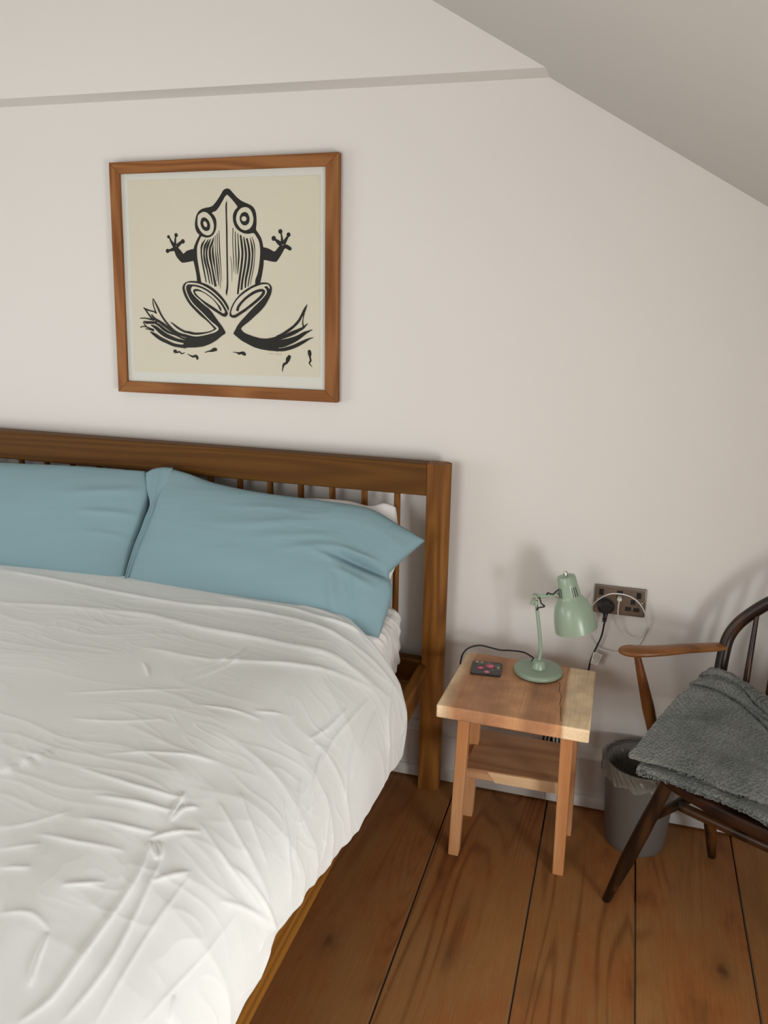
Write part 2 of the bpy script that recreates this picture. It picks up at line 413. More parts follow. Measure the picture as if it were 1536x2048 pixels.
def tabletop_mat():
    """slab with brown heartwood, pale sapwood on both edges and a dark shake"""
    mt, nt, b = new_mat('live_edge_slab')
    tc = N(nt, 'ShaderNodeTexCoord'); sx = N(nt, 'ShaderNodeSeparateXYZ'); L(nt, tc.outputs['Object'], sx.inputs[0])
    X, Y = sx.outputs[0], sx.outputs[1]
    v = coords(nt, (1, .16, .6), rnd=False)
    n1 = N(nt, 'ShaderNodeTexNoise', inp={'Scale': 9.0, 'Detail': 3.0, 'Distortion': .3}); L(nt, v, n1.inputs['Vector'])
    xw = mth(nt, 'ADD', X, mth(nt, 'MULTIPLY', mth(nt, 'SUBTRACT', n1.outputs['Fac'], .5), .055))
    t = mth(nt, 'MULTIPLY_ADD', xw, 2.5, .5)
    pale = srgb(250, 226, 188); b1 = srgb(198, 146, 106); b2 = srgb(216, 164, 120); b3 = srgb(182, 134, 100)
    rp = ramp(nt, [(0, pale), (.03, pale), (.12, b1), (.32, b3), (.38, b1), (.46, b2), (.54, b2), (.60, b3), (.74, b1), (.80, b2), (.825, b1), (.85, pale), (1, pale)], t)
    v2 = coords(nt, (240, 9, 240), rnd=False)
    n2 = N(nt, 'ShaderNodeTexNoise', inp={'Scale': 1.0, 'Detail': 3.0, 'Roughness': .6}); L(nt, v2, n2.inputs['Vector'])
    fn = ramp(nt, [(.25, (.86, .84, .82, 1)), (.7, (1.06, 1.05, 1.04, 1))], n2.outputs['Fac'])
    c1 = mix(nt, 1.0, rp.outputs[0], fn.outputs[0], 'MULTIPLY')
    n3 = N(nt, 'ShaderNodeTexNoise', inp={'Scale': 14.0, 'Detail': 4.0}); L(nt, coords(nt, rnd=False), n3.inputs['Vector'])
    bl = ramp(nt, [(.36, (.80, .77, .75, 1)), (.62, (1.05, 1.04, 1.03, 1))], n3.outputs['Fac'])
    c1 = mix(nt, 1.0, c1, bl.outputs[0], 'MULTIPLY')
    # dark shakes along the grain
    def shake(x0, slope, w, y0, y1):
        n4 = N(nt, 'ShaderNodeTexNoise', inp={'Scale': 20.0, 'Detail': 2.0}); L(nt, coords(nt, (.0, 1, 0), rnd=False), n4.inputs['Vector'])
        xc = mth(nt, 'ADD', mth(nt, 'MULTIPLY_ADD', Y, slope, x0), mth(nt, 'MULTIPLY', mth(nt, 'SUBTRACT', n4.outputs['Fac'], .5), .02))
        dd = mth(nt, 'ABSOLUTE', mth(nt, 'SUBTRACT', X, xc))
        m1 = mth(nt, 'LESS_THAN', dd, w)
        m2 = mth(nt, 'MULTIPLY', mth(nt, 'GREATER_THAN', Y, y0), mth(nt, 'LESS_THAN', Y, y1))
        return mth(nt, 'MULTIPLY', m1, m2)
    k1 = shake(.108, -.11, .0012, -.155, .06)
    k2 = shake(-.045, -.02, .0008, -.17, -.02)
    k3 = shake(.014, .0, .0008, -.17, .02)
    km = mth(nt, 'MINIMUM', mth(nt, 'ADD', k1, mth(nt, 'MULTIPLY', mth(nt, 'ADD', k2, k3), .18)), 1.0)
    L(nt, mix(nt, mth(nt, 'MULTIPLY', km, .8), c1, srgb(60, 38, 24)), b.inputs['Base Color'])
    b.inputs['Roughness'].default_value = .48; b.inputs['Specular IOR Level'].default_value = .35
    bp = N(nt, 'ShaderNodeBump', inp={'Strength': .1, 'Distance': .001}); L(nt, n2.outputs['Fac'], bp.inputs['Height'])
    L(nt, bp.outputs[0], b.inputs['Normal'])
    return mt
M['slab'] = tabletop_mat()
def fleece_mat():
    mt, nt, b = new_mat('grey_waffle_fleece')
    tc = N(nt, 'ShaderNodeTexCoord')
    mp = N(nt, 'ShaderNodeMapping'); mp.inputs['Rotation'].default_value = (0, 0, .6); L(nt, tc.outputs['UV'], mp.inputs['Vector'])
    ck = N(nt, 'ShaderNodeTexVoronoi', inp={'Scale': 38.0, 'Randomness': .25}); L(nt, mp.outputs[0], ck.inputs['Vector'])
    dm = ramp(nt, [(.08, (0, 0, 0, 1)), (.42, (1, 1, 1, 1))], ck.outputs['Distance'])
    nz = N(nt, 'ShaderNodeTexNoise', inp={'Scale': 260.0, 'Detail': 4.0}); L(nt, tc.outputs['Object'], nz.inputs['Vector'])
    n2 = N(nt, 'ShaderNodeTexNoise', inp={'Scale': 9.0, 'Detail': 3.0}); L(nt, tc.outputs['Object'], n2.inputs['Vector'])
    base = ramp(nt, [(.3, srgb(94, 100, 97)), (.7, srgb(127, 130, 124))], n2.outputs['Fac'])
    c1 = mix(nt, mth(nt, 'MULTIPLY', mth(nt, 'SUBTRACT', 1.0, dm.outputs[0]), .38), base.outputs[0], srgb(66, 70, 70))
    fz = ramp(nt, [(.3, (.72, .72, .72, 1)), (.75, (1.2, 1.2, 1.18, 1))], nz.outputs['Fac'])
    L(nt, mix(nt, 1.0, c1, fz.outputs[0], 'MULTIPLY'), b.inputs['Base Color'])
    b.inputs['Roughness'].default_value = .95; b.inputs['Specular IOR Level'].default_value = .1; b.inputs['Sheen Weight'].default_value = .35
    hh = mth(nt, 'ADD', mth(nt, 'MULTIPLY', dm.outputs[0], .8), mth(nt, 'MULTIPLY', nz.outputs['Fac'], .9))
    bp = N(nt, 'ShaderNodeBump', inp={'Strength': .8, 'Distance': .004}); L(nt, hh, bp.inputs['Height'])
    L(nt, bp.outputs[0], b.inputs['Normal'])
    return mt
M['fleece'] = fleece_mat()

# ------------------------------------------------------------------ traced measurements (metres, tenths of millimetres for the print)
FROG_POLY=[(0,[(153,2591),(239,2563),(330,2475),(467,2339),(620,2236),(791,2167),(930,2105),(1020,2011),(1063,1889),(1074,1728),(1069,1592),(1049,1443),(1126,1338),(1210,1198),(1250,1058),(1268,943),(1283,776),(1273,596),(1261,441),(1209,181),(1151,-29),(1127,-75),(961,-150),(-808,-108),(-969,-64),(-989,130),(-1037,396),(-1068,542),(-1062,727),(-1040,899),(-1003,1004),(-917,1161),(-834,1284),(-836,1308),(-914,1381),(-957,1506),(-958,1631),(-915,1810),(-834,1947),(-716,2028),(-584,2061),(-422,2087),(-323,2133),(-188,2267),(-69,2414),(32,2547)]),(1,[(146,2411),(200,2376),(322,2260),(465,2090),(447,2043),(374,1977),(312,1842),(314,1678),(372,1528),(479,1418),(635,1342),(793,1321),(967,1341),(1050,1249),(1127,1122),(1159,955),(1161,776),(1122,466),(1062,205),(981,21),(942,-170),(479,-547),(169,-759),(-193,-560),(-798,-122),(-852,92),(-897,397),(-929,662),(-927,846),(-904,991),(-826,1148),(-751,1252),(-628,1220),(-497,1227),(-363,1296),(-267,1434),(-235,1599),(-245,1737),(-304,1847),(-369,1909),(-348,1936),(-234,1976),(-132,2077),(-30,2211),(72,2358)]),(1,[(-672,1946),(-543,1924),(-434,1834),(-359,1710),(-326,1559),(-358,1407),(-444,1310),(-559,1283),(-688,1325),(-796,1436),(-863,1575),(-862,1741),(-822,1865)]),(2,[(-647,1794),(-551,1759),(-475,1670),(-448,1559),(-477,1449),(-553,1408),(-650,1422),(-735,1505),(-770,1630),(-731,1754)]),(3,[(-628,1684),(-580,1663),(-546,1601),(-554,1539),(-588,1518),(-636,1539),(-670,1602),(-662,1664)]),(1,[(724,2067),(849,2026),(931,1917),(973,1755),(944,1593),(845,1471),(701,1424),(560,1472),(454,1596),(412,1746),(466,1922),(581,2035)]),(2,[(704,1933),(797,1892),(855,1756),(819,1621),(722,1560),(612,1581),(544,1677),(533,1786),(592,1893)]),(3,[(755,1743),(730,1694),(671,1673),(613,1694),(591,1744),(617,1794),(676,1814),(733,1793)]),(0,[(-978,905),(-1040,896),(-1165,872),(-1292,832),(-1398,759),(-1478,845),(-1552,911),(-1627,963),(-1737,963),(-1700,804),(-1646,672),(-1558,566),(-1461,493),(-1311,501),(-1170,528),(-1052,549),(-982,556)]),(0,[(1202,943),(1305,943),(1450,905),(1616,829),(1698,893),(1802,988),(1976,1008),(1945,906),(1840,740),(1735,599),(1660,534),(1485,552),(1339,583),(1207,602)]),(3,[(-1191,-45),(-978,-48),(-824,-83),(-629,-141),(-451,-236),(-274,-367),(-113,-523),(6,-680),(72,-826),(36,-950),(22,-1024),(-39,-1073),(-124,-1071),(-234,-1030),(-386,-947),(-615,-841),(-487,-987),(-367,-1145),(-260,-1279),(-153,-1413),(-75,-1573),(-207,-1665),(-383,-1796),(-604,-1917),(-839,-2002),(-1102,-2047),(-1365,-2061),(-1592,-2064),(-1515,-1872),(-1409,-1690),(-1401,-1553),(-1135,-1590),(-903,-1580),(-701,-1555),(-555,-1513),(-479,-1473),(-467,-1447),(-575,-1338),(-712,-1216),(-905,-1084),(-1097,-914),(-1261,-756),(-1380,-584),(-1457,-424),(-1490,-252),(-1425,-128),(-1307,-65)]),(4,[(-1129,-204),(-1029,-208),(-833,-254),(-639,-343),(-448,-468),(-286,-612),(-166,-757),(-87,-879),(-64,-940),(-92,-984),(-163,-1004),(-316,-958),(-615,-841),(-801,-721),(-965,-589),(-1101,-468),(-1181,-358),(-1190,-272)]),(3,[(1136,-68),(1231,-55),(1352,-60),(1459,-106),(1510,-182),(1515,-254),(1478,-398),(1393,-556),(1279,-727),(1124,-888),(956,-1026),(757,-1190),(558,-1331),(465,-1414),(483,-1469),(564,-1541),(716,-1599),(908,-1655),(1100,-1692),(1265,-1699),(1431,-1675),(1596,-1633),(1685,-1599),(1688,-2052),(1544,-2061),(1366,-2055),(1090,-2022),(870,-1967),(678,-1886),(458,-1781),(308,-1674),(199,-1584),(259,-1476),(334,-1350),(451,-1211),(595,-1072),(767,-908),(909,-771),(629,-911),(430,-1026),(288,-1104),(176,-1107),(94,-1059),(91,-973),(131,-849),(207,-701),(309,-564),(454,-416),(623,-292),(819,-181),(957,-119)]),(4,[(1378,-110),(1229,-109),(1079,-147),(872,-228),(677,-333),(493,-458),(336,-600),(218,-774),(164,-898),(147,-972),(186,-1026),(263,-1031),(432,-977),(657,-886),(909,-771),(1064,-647),(1217,-511),(1329,-389),(1352,-304),(1320,-233),(1267,-186),(1363,-161),(1428,-231),(1456,-219),(1431,-148)])]
FROG_STROKE=[(2,[(139,2249,5.0),(110,2142,50.1),(102,1870,46.8),(97,1461,51.8),(81,908,50.1),(61,25,53.5),(44,-216,63.5),(12,-375,58.5),(15,-460,8.4)]),(2,[(-625,1174,13.4),(-741,1017,66.9),(-781,847,50.1),(-771,584,50.1),(-718,266,50.1),(-659,-80,33.4)]),(2,[(-519,1174,16.7),(-643,991,75.2),(-691,795,50.1),(-680,558,66.9),(-610,267,50.1),(-545,-118,33.4)]),(2,[(-442,1186,16.7),(-542,1017,75.2),(-605,821,58.5),(-596,558,66.9),(-519,242,58.5),(-453,-144,33.4)]),(2,[(-349,1225,20.1),(-402,1070,66.9),(-487,900,66.9),(-491,664,83.6),(-438,335,58.5),(-348,-196,83.6)]),(2,[(-366,1018,13.4),(-397,848,58.5),(-380,586,66.9),(-346,323,33.4),(-302,-48,13.4)]),(2,[(-293,1277,20.1),(-310,927,20.1),(-288,587,41.8),(-260,205,50.1),(-239,-167,16.7)]),(2,[(-222,1341,25.1),(-242,927,25.1),(-219,587,33.4),(-186,139,20.1),(-189,-260,13.4)]),(2,[(-158,1418,16.7),(-166,927,33.4),(-153,535,25.1),(-127,-59,10.0)]),(2,[(304,1494,25.1),(279,1057,21.7),(288,538,25.1),(283,223,10.0)]),(2,[(374,1391,25.1),(364,928,33.4),(371,538,33.4),(341,171,10.0)]),(2,[(454,1340,25.1),(458,1057,33.4),(469,747,50.1),(433,408,41.8),(402,172,16.7)]),(2,[(542,1288,58.5),(575,993,66.9),(588,748,66.9),(538,409,66.9),(473,81,66.9),(407,-285,63.5),(387,-411,53.5)]),(2,[(644,1237,33.4),(685,954,66.9),(699,696,66.9),(641,345,66.9),(561,16,66.9),(513,-283,66.9)]),(2,[(739,1198,58.5),(797,955,66.9),(810,697,75.2),(762,372,75.2),(675,44,66.9),(643,-220,50.1)]),(2,[(850,1211,16.7),(908,955,58.5),(914,697,50.1),(858,347,50.1),(780,45,41.8),(735,-179,33.4)]),(2,[(910,1237,13.4),(977,1032,33.4),(989,736,20.1),(932,347,25.1),(847,20,20.1),(819,-139,13.4)]),(2,[(181,681,13.4),(222,407,16.7),(204,-41,8.4)]),(0,[(-1675,950,133.7),(-1777,1082,83.6),(-1846,1214,41.8)]),(0,[(-1664,1003,100.3),(-1654,1161,58.5),(-1628,1253,50.1)]),(0,[(-1612,963,117.0),(-1513,1043,100.3),(-1431,1102,83.6)]),(0,[(-1679,897,133.7),(-1806,864,83.6),(-1902,843,66.9)]),(0,[(1860,1008,133.7),(1746,1096,117.0),(1661,1160,58.5)]),(0,[(1875,1020,117.0),(1871,1185,66.9),(1846,1336,41.8)]),(0,[(1918,1033,117.0),(1993,1159,91.9),(2067,1260,58.5)]),(0,[(1932,982,117.0),(2032,957,117.0),(2111,913,108.6)]),(4,[(-1442,-1634,41.8),(-1255,-1673,41.8),(-1082,-1686,46.8),(-849,-1654,41.8),(-617,-1596,41.8),(-471,-1548,58.5),(-354,-1482,66.9),(-338,-1431,58.5),(-420,-1358,58.5),(-570,-1238,36.8),(-816,-1013,33.4),(-1035,-825,33.4),(-1184,-680,33.4),(-1290,-521,33.4),(-1366,-336,36.8),(-1376,-226,41.8),(-1318,-136,46.8),(-1195,-119,50.1),(-940,-140,50.1),(-704,-222,41.8),(-498,-335,41.8),(-308,-478,38.4),(-146,-634,36.8),(-28,-804,33.4),(44,-937,33.4)]),(5,[(-187,-915,41.8),(-225,-833,66.9),(-291,-735,41.8),(-439,-579,30.1),(-644,-435,30.1),(-810,-352,33.4),(-950,-311,58.5),(-1064,-322,75.2),(-1084,-369,58.5),(-1029,-454,58.5),(-865,-587,50.1),(-659,-731,83.6),(-452,-850,91.9),(-273,-957,83.6),(-136,-1028,91.9),(-38,-1038,100.3)]),(5,[(359,-905,91.9),(398,-782,83.6),(514,-645,75.2),(671,-509,75.2),(867,-384,83.6),(1033,-310,83.6),(1170,-283,83.6),(1250,-308,91.9),(1235,-378,91.9),(1137,-488,83.6),(983,-612,83.6),(828,-724,83.6),(659,-837,75.2),(489,-939,75.2),(318,-1041,83.6),(219,-1072,83.6)]),(3,[(1635,-1648,83.6),(1817,-1566,83.6),(1998,-1453,83.6),(2191,-1318,75.2),(2359,-1153,75.2),(2455,-1002,66.9),(2527,-884,83.6),(2587,-767,58.5),(2647,-660,8.4)]),(3,[(2538,-926,50.1),(2513,-1043,25.1),(2494,-1171,33.4),(2504,-1277,41.8),(2521,-1330,50.1)]),(3,[(1658,-1712,66.9),(1851,-1641,91.9),(2044,-1559,117.0),(2212,-1489,117.0),(2355,-1421,91.9),(2509,-1341,66.9),(2652,-1209,16.7)]),(3,[(1630,-1844,234.0),(1811,-1827,234.0),(1992,-1777,200.6),(2184,-1706,167.1),(2351,-1625,133.7),(2530,-1512,100.3),(2648,-1455,58.5),(2801,-1391,16.7)]),(3,[(1626,-2018,83.6),(1807,-2012,100.3),(1988,-1973,108.6),(2204,-1900,108.6),(2408,-1806,100.3),(2586,-1714,75.2),(2705,-1656,41.8),(2834,-1620,13.4)]),(3,[(-1367,-1599,66.9),(-1528,-1559,66.9),(-1716,-1467,66.9),(-1859,-1368,50.1),(-1974,-1293,16.7)]),(3,[(-1402,-1691,66.9),(-1608,-1659,58.5),(-1798,-1587,58.5),(-1970,-1462,58.5),(-2153,-1272,58.5),(-2290,-1082,58.5),(-2396,-865,58.5),(-2502,-662,33.4),(-2549,-586,13.4)]),(3,[(-2549,-586,16.7),(-2553,-740,33.4),(-2518,-894,33.4),(-2454,-1047,41.8)]),(3,[(-2454,-1047,33.4),(-2526,-997,41.8),(-2690,-962,41.8),(-2853,-914,50.1),(-2911,-870,13.4)]),(3,[(-2853,-914,50.1),(-2743,-1067,50.1),(-2631,-1194,58.5),(-2545,-1257,66.9)]),(3,[(-2544,-1250,66.9),(-2709,-1222,50.1),(-2875,-1200,33.4),(-3051,-1205,30.1)]),(3,[(-2638,-1077,33.4),(-2526,-1204,66.9),(-2365,-1291,83.6),(-2163,-1415,100.3),(-1946,-1552,91.9),(-1757,-1650,66.9),(-1581,-1697,58.5),(-1404,-1724,66.9)]),(3,[(-2453,-1241,75.2),(-2519,-1321,75.2),(-2702,-1326,83.6),(-2839,-1330,83.6),(-2928,-1293,33.4)]),(3,[(-2960,-1313,25.1),(-2863,-1448,41.8),(-2760,-1497,41.8),(-2597,-1558,66.9)]),(3,[(-2520,-1334,66.9),(-2373,-1408,83.6),(-2201,-1533,91.9),(-2025,-1619,75.2),(-1804,-1678,66.9),(-1615,-1763,58.5),(-1453,-1797,66.9)]),(3,[(-3066,-1493,33.4),(-2971,-1458,33.4),(-2804,-1473,33.4)]),(3,[(-2885,-1527,25.1),(-2733,-1542,41.8),(-2582,-1571,75.2)]),(3,[(-2677,-1404,33.4),(-2515,-1477,100.3),(-2327,-1616,133.7),(-2152,-1715,133.7),(-1917,-1799,117.0),(-1695,-1857,100.3),(-1458,-1888,100.3)]),(3,[(-2723,-1614,25.1),(-2561,-1701,100.3),(-2371,-1813,117.0),(-2135,-1911,108.6),(-1899,-1994,100.3),(-1661,-2025,100.3),(-1467,-2038,117.0)])]
FROG_DOT=[(0,(-1879,1243,50.1)),(0,(-1615,1292,60.2)),(0,(-1395,1111,66.9)),(0,(-1938,833,63.5)),(0,(1611,1195,71.9)),(0,(1825,1387,66.9)),(0,(2082,1298,63.5)),(0,(2118,909,53.5))]
TADPOLE=[[(-1874,-2197,108.6),(-1844,-2200,108.6),(-1793,-2227,50.1),(-1717,-2205,50.1),(-1630,-2261,41.8),(-1522,-2217,16.7)],[(-1092,-2395,66.9),(-1097,-2356,100.3),(-1145,-2307,75.2),(-1234,-2336,66.9),(-1335,-2308,41.8),(-1442,-2254,13.4)],[(-433,-2089,91.9),(-483,-2091,117.0),(-586,-2133,75.2),(-673,-2149,41.8),(-819,-2192,25.1)],[(548,-2192,91.9),(500,-2168,117.0),(444,-2158,75.2),(358,-2180,75.2),(275,-2152,33.4),(148,-2144,13.4)],[(2037,-2217,100.3),(1994,-2289,133.7),(1943,-2401,75.2),(1858,-2449,75.2),(1819,-2561,41.8),(1799,-2672,20.1)],[(2694,-2039,100.3),(2705,-2109,117.0),(2710,-2196,58.5),(2732,-2304,58.5),(2690,-2382,41.8),(2778,-2493,13.4)]]
SIGNATURE=[[(1363,-2132,10.0),(1417,-2158,11.7),(1478,-2139,11.7),(1526,-2159,10.0)],[(1587,-2140,11.7),(1659,-2160,11.7),(1732,-2146,11.7),(1792,-2157,10.0)]]
FRAME_OUT=[(-3743,3376),(3671,3471),(3612,-3519),(-4001,-3566)]
FRAME_IN=[(-3414,3053),(3268,3115),(3207,-3171),(-3642,-3207)]
PAPER=[(-3194,2865),(3071,2897),(3024,-2797),(-3403,-2899)]
PIC_C=[-1.1985,-0.022,1.5849]
WRINKLE=[(10.35,11,'g',[(0.2305,0.0501),(0.3046,0.0681),(0.3747,0.0842),(0.4489,0.0922),(0.523,0.0782),(0.5972,0.0762),(0.7094,0.0521),(0.8096,0.024),(0.8918,0.008)]),(10.35,14,'g',[(0.2906,0.1764),(0.3547,0.1583),(0.4269,0.1483),(0.507,0.1643),(0.6032,0.1563),(0.6934,0.1162),(0.7816,0.0802),(0.8677,0.0501)]),(10.35,9,'g',[(0.4729,0.0401),(0.5411,0.0401),(0.6353,0.0381),(0.7255,0.004),(0.8116,0.0),(0.8818,0.0)]),(6.9,8,'g',[(0.5631,0.022),(0.6613,0.014),(0.7455,0.0),(0.8216,0.0)]),(6.9,10,'g',[(0.4689,0.2425),(0.5371,0.2465),(0.6353,0.2004),(0.7275,0.1363),(0.8196,0.0802)]),(3.6,5.95,'e',[(0.5411,0.2966),(0.5571,0.2545),(0.5711,0.2084)]),(3.6,5.95,'e',[(0.5371,0.2745),(0.5511,0.2345),(0.5551,0.1944)]),(2.88,4.25,'e',[(0.481,0.2826),(0.493,0.2966),(0.503,0.3106)]),(3.6,5.1,'e',[(0.5832,0.3487),(0.6353,0.3307),(0.6954,0.3106)]),(2.88,5.1,'e',[(0.6754,0.3066),(0.7154,0.2766)]),(3.6,5.95,'e',[(0.5391,0.4709),(0.5832,0.4509),(0.6393,0.4289),(0.6914,0.4088)]),(2.88,5.95,'e',[(0.485,0.4248),(0.5251,0.4128),(0.5551,0.3908)]),(2.88,5.1,'e',[(0.4529,0.3788),(0.503,0.3507),(0.5471,0.3206)]),(4.32,6.8,'e',[(0.5331,0.501),(0.5972,0.503),(0.6613,0.489),(0.6974,0.4749)]),(5.04,6.8,'e',[(0.5731,0.5311),(0.6573,0.511),(0.6994,0.495)]),(5.04,5.1,'e',[(0.6914,0.4689),(0.6974,0.487),(0.7034,0.503)]),(5.04,5.1,'e',[(0.7074,0.505),(0.7074,0.485),(0.7214,0.4709)]),(4.32,5.95,'e',[(0.5912,0.5611),(0.6633,0.5431),(0.7034,0.5271)]),(4.32,5.1,'e',[(0.7034,0.5351),(0.7194,0.515),(0.7475,0.493)]),(3.6,5.95,'e',[(0.5551,0.5952),(0.6232,0.5852),(0.6874,0.5651)]),(5.04,5.1,'e',[(0.7074,0.5391),(0.7174,0.5451),(0.7295,0.5491)]),(5.04,5.1,'e',[(0.7154,0.5331),(0.7255,0.5391),(0.7315,0.5471)]),(5.04,5.95,'e',[(0.7114,0.5451),(0.7255,0.5772),(0.7335,0.6212),(0.7375,0.6713),(0.7395,0.7034),(0.7315,0.7295)]),(4.32,5.95,'e',[(0.7335,0.5491),(0.7515,0.6032),(0.7635,0.6593),(0.7615,0.7094)]),(2.88,5.95,'e',[(0.7735,0.5411),(0.7756,0.6012),(0.7816,0.6553),(0.7876,0.6954)]),(4.32,5.95,'e',[(0.7415,0.5711),(0.7555,0.5531),(0.7695,0.5391)]),(3.6,5.95,'e',[(0.5531,0.6413),(0.5872,0.6313)]),(3.6,5.1,'e',[(0.6573,0.6273),(0.6994,0.6012)]),(5.04,5.1,'e',[(0.6934,0.6673),(0.7034,0.6874),(0.7154,0.7054)]),(8.05,12,'g',[(0.479,0.5331),(0.489,0.511),(0.497,0.487)]),(4.32,6.8,'e',[(0.5271,0.6012),(0.5391,0.5852),(0.5591,0.5591)]),(3.6,6.8,'e',[(0.5391,0.6232),(0.5651,0.6052)]),(2.88,6.8,'e',[(0.6172,0.6774),(0.6513,0.6633),(0.6914,0.6633)]),(5.76,7.65,'e',[(0.8517,0.02),(0.8918,0.0741),(0.9419,0.0842)]),(5.76,6.8,'e',[(0.8617,0.0982),(0.8737,0.1743),(0.8938,0.2265)]),(5.04,6.8,'e',[(0.8557,0.1984),(0.8798,0.2365),(0.9138,0.2585)]),(5.04,6.8,'e',[(0.8176,0.2705),(0.8357,0.3126),(0.8717,0.3507)]),(4.32,7.65,'e',[(0.8176,0.3327),(0.8577,0.3828),(0.9018,0.4188)]),(4.32,7.65,'e',[(0.7555,0.4188),(0.7976,0.4429),(0.8597,0.4629)]),(5.76,7.65,'e',[(0.7435,0.4489),(0.8136,0.4749),(0.9078,0.483)]),(4.32,7.65,'e',[(0.7415,0.485),(0.8076,0.503),(0.8958,0.497)]),(4.32,7.65,'e',[(0.8136,0.3808),(0.8798,0.4228),(0.9499,0.4349)]),(6.48,7.65,'e',[(0.8196,0.499),(0.8958,0.491),(0.9639,0.4749)]),(5.04,6.8,'e',[(0.8277,0.5371),(0.8818,0.511),(0.9599,0.4749)]),(4.32,6.8,'e',[(0.976,0.4529),(0.9399,0.497),(0.9459,0.509)]),(2.16,5.95,'e',[(0.8617,0.5311),(0.8517,0.5932),(0.8397,0.6353),(0.8317,0.6693)]),(4.32,7.65,'e',[(0.8477,0.6333),(0.8637,0.6513)]),(5.04,8.5,'e',[(1.0,0.4729),(1.0,0.499),(0.9599,0.5511)]),(5.04,7.65,'e',[(0.8878,0.006),(0.9259,0.0),(0.9479,0.0261)]),(4.32,6.8,'e',[(0.8277,0.1022),(0.8216,0.1683),(0.8176,0.2285),(0.8297,0.2826)]),(4.32,6.8,'e',[(0.8016,0.1643),(0.7956,0.2224),(0.7836,0.2685)]),(3.6,5.95,'e',[(0.8978,0.3106),(0.9359,0.3327),(0.9599,0.3427)])]
PILLOW_R={'top':[[-1.367,-0.1225,1.0109],[-1.2892,-0.1296,0.9993],[-1.197,-0.1412,0.9807],[-1.0413,-0.1501,0.9662],[-0.8454,-0.1541,0.9599],[-0.6958,-0.1589,0.952],[-0.6066,-0.1775,0.9221],[-0.5097,-0.2005,0.8851]],'right':[[-0.5097,-0.2005,0.8851],[-0.5479,-0.2234,0.848],[-0.5907,-0.2505,0.8043],[-0.598,-0.2601,0.7888],[-0.5812,-0.2803,0.7562],[-0.583,-0.3067,0.7137],[-0.5972,-0.3521,0.6405]],'left':[[-1.367,-0.1225,1.0109],[-1.3824,-0.1487,0.9685],[-1.3882,-0.1796,0.9187],[-1.3978,-0.2232,0.8483],[-1.4098,-0.2748,0.7652],[-1.4195,-0.3295,0.677]],'bottom':[[-1.4195,-0.3295,0.677],[-1.2415,-0.3344,0.6691],[-1.0245,-0.3415,0.6576],[-0.8358,-0.3426,0.6558],[-0.6831,-0.3486,0.6462],[-0.5972,-0.3521,0.6405]]}
PILLOW_L={'top':[[-2.7014,-0.1617,0.9476],[-2.3068,-0.1512,0.9645],[-1.9969,-0.1458,0.9733],[-1.8009,-0.1411,0.9808],[-1.6117,-0.1375,0.9866],[-1.4431,-0.1355,0.9898]],'right':[[-1.4454,-0.1312,0.9968],[-1.4165,-0.1591,0.9518],[-1.4065,-0.1892,0.9032],[-1.4099,-0.2239,0.8473],[-1.4206,-0.2712,0.771],[-1.4268,-0.3258,0.6829]],'left':[[-2.7062,-0.1559,0.957],[-2.6475,-0.2407,0.8201],[-2.582,-0.3331,0.6711]],'bottom':[[-2.582,-0.3331,0.6711],[-2.181,-0.3239,0.686],[-1.8807,-0.3239,0.686],[-1.6538,-0.3231,0.6873],[-1.4268,-0.3258,0.6829]]}
PILLOW_W={'top':[[-1.391,-0.1185,0.9031],[-1.1312,-0.1066,0.9268],[-0.9164,-0.0973,0.9454],[-0.7877,-0.0949,0.9502],[-0.7071,-0.0992,0.9416],[-0.6623,-0.0933,0.9534],[-0.627,-0.0973,0.9454]],'right':[[-0.627,-0.0973,0.9454],[-0.6168,-0.1145,0.9111],[-0.6008,-0.1406,0.8588],[-0.5998,-0.1672,0.8057],[-0.6138,-0.1943,0.7515]],'left':[[-1.391,-0.1185,0.9031],[-1.3882,-0.1623,0.8154],[-1.3821,-0.2126,0.7149]],'bottom':[[-1.3821,-0.2126,0.7149],[-1.0868,-0.2118,0.7164],[-0.8286,-0.202,0.736],[-0.6138,-0.1943,0.7515]]}
FLAP={'top':[[-1.4386,-0.145,0.9938],[-1.4175,-0.137,1.0068],[-1.3841,-0.132,1.0148],[-1.3471,-0.1313,1.0159]],'right':[[-1.3471,-0.1313,1.0159],[-1.3448,-0.1575,0.9737],[-1.3589,-0.1929,0.9166],[-1.3754,-0.2365,0.8463],[-1.3926,-0.288,0.7633],[-1.4082,-0.3344,0.6883]],'left':[[-1.4386,-0.145,0.9938],[-1.4182,-0.174,0.9471],[-1.3925,-0.2032,0.9001],[-1.399,-0.242,0.8374],[-1.4118,-0.2849,0.7682],[-1.4184,-0.3351,0.6873]],'bottom':[[-1.4184,-0.3351,0.6873],[-1.4133,-0.3348,0.6878],[-1.4082,-0.3344,0.6883]]}
WHITE_CABLE=[[0.0308,-0.032,0.7108],[0.0296,-0.034,0.6928],[0.0308,-0.03,0.6632],[0.0392,-0.024,0.6305],[0.0589,-0.02,0.5998],[0.0848,-0.018,0.5932],[0.1044,-0.022,0.6073],[0.1116,-0.03,0.6337],[0.1118,-0.034,0.6588],[0.1022,-0.04,0.6863],[0.0845,-0.045,0.7136],[0.0582,-0.05,0.7319],[0.0303,-0.052,0.7368],[0.0029,-0.05,0.7325],[-0.0236,-0.04,0.7114],[-0.0444,-0.03,0.683],[-0.0592,-0.022,0.6478],[-0.0597,-0.018,0.6141],[-0.0422,-0.014,0.5746],[-0.0229,-0.014,0.5514],[-0.0017,-0.022,0.5436],[0.033,-0.02,0.5398],[0.0639,-0.016,0.5443],[0.0942,-0.012,0.568],[0.1094,-0.01,0.5997],[0.1138,-0.012,0.6265]]
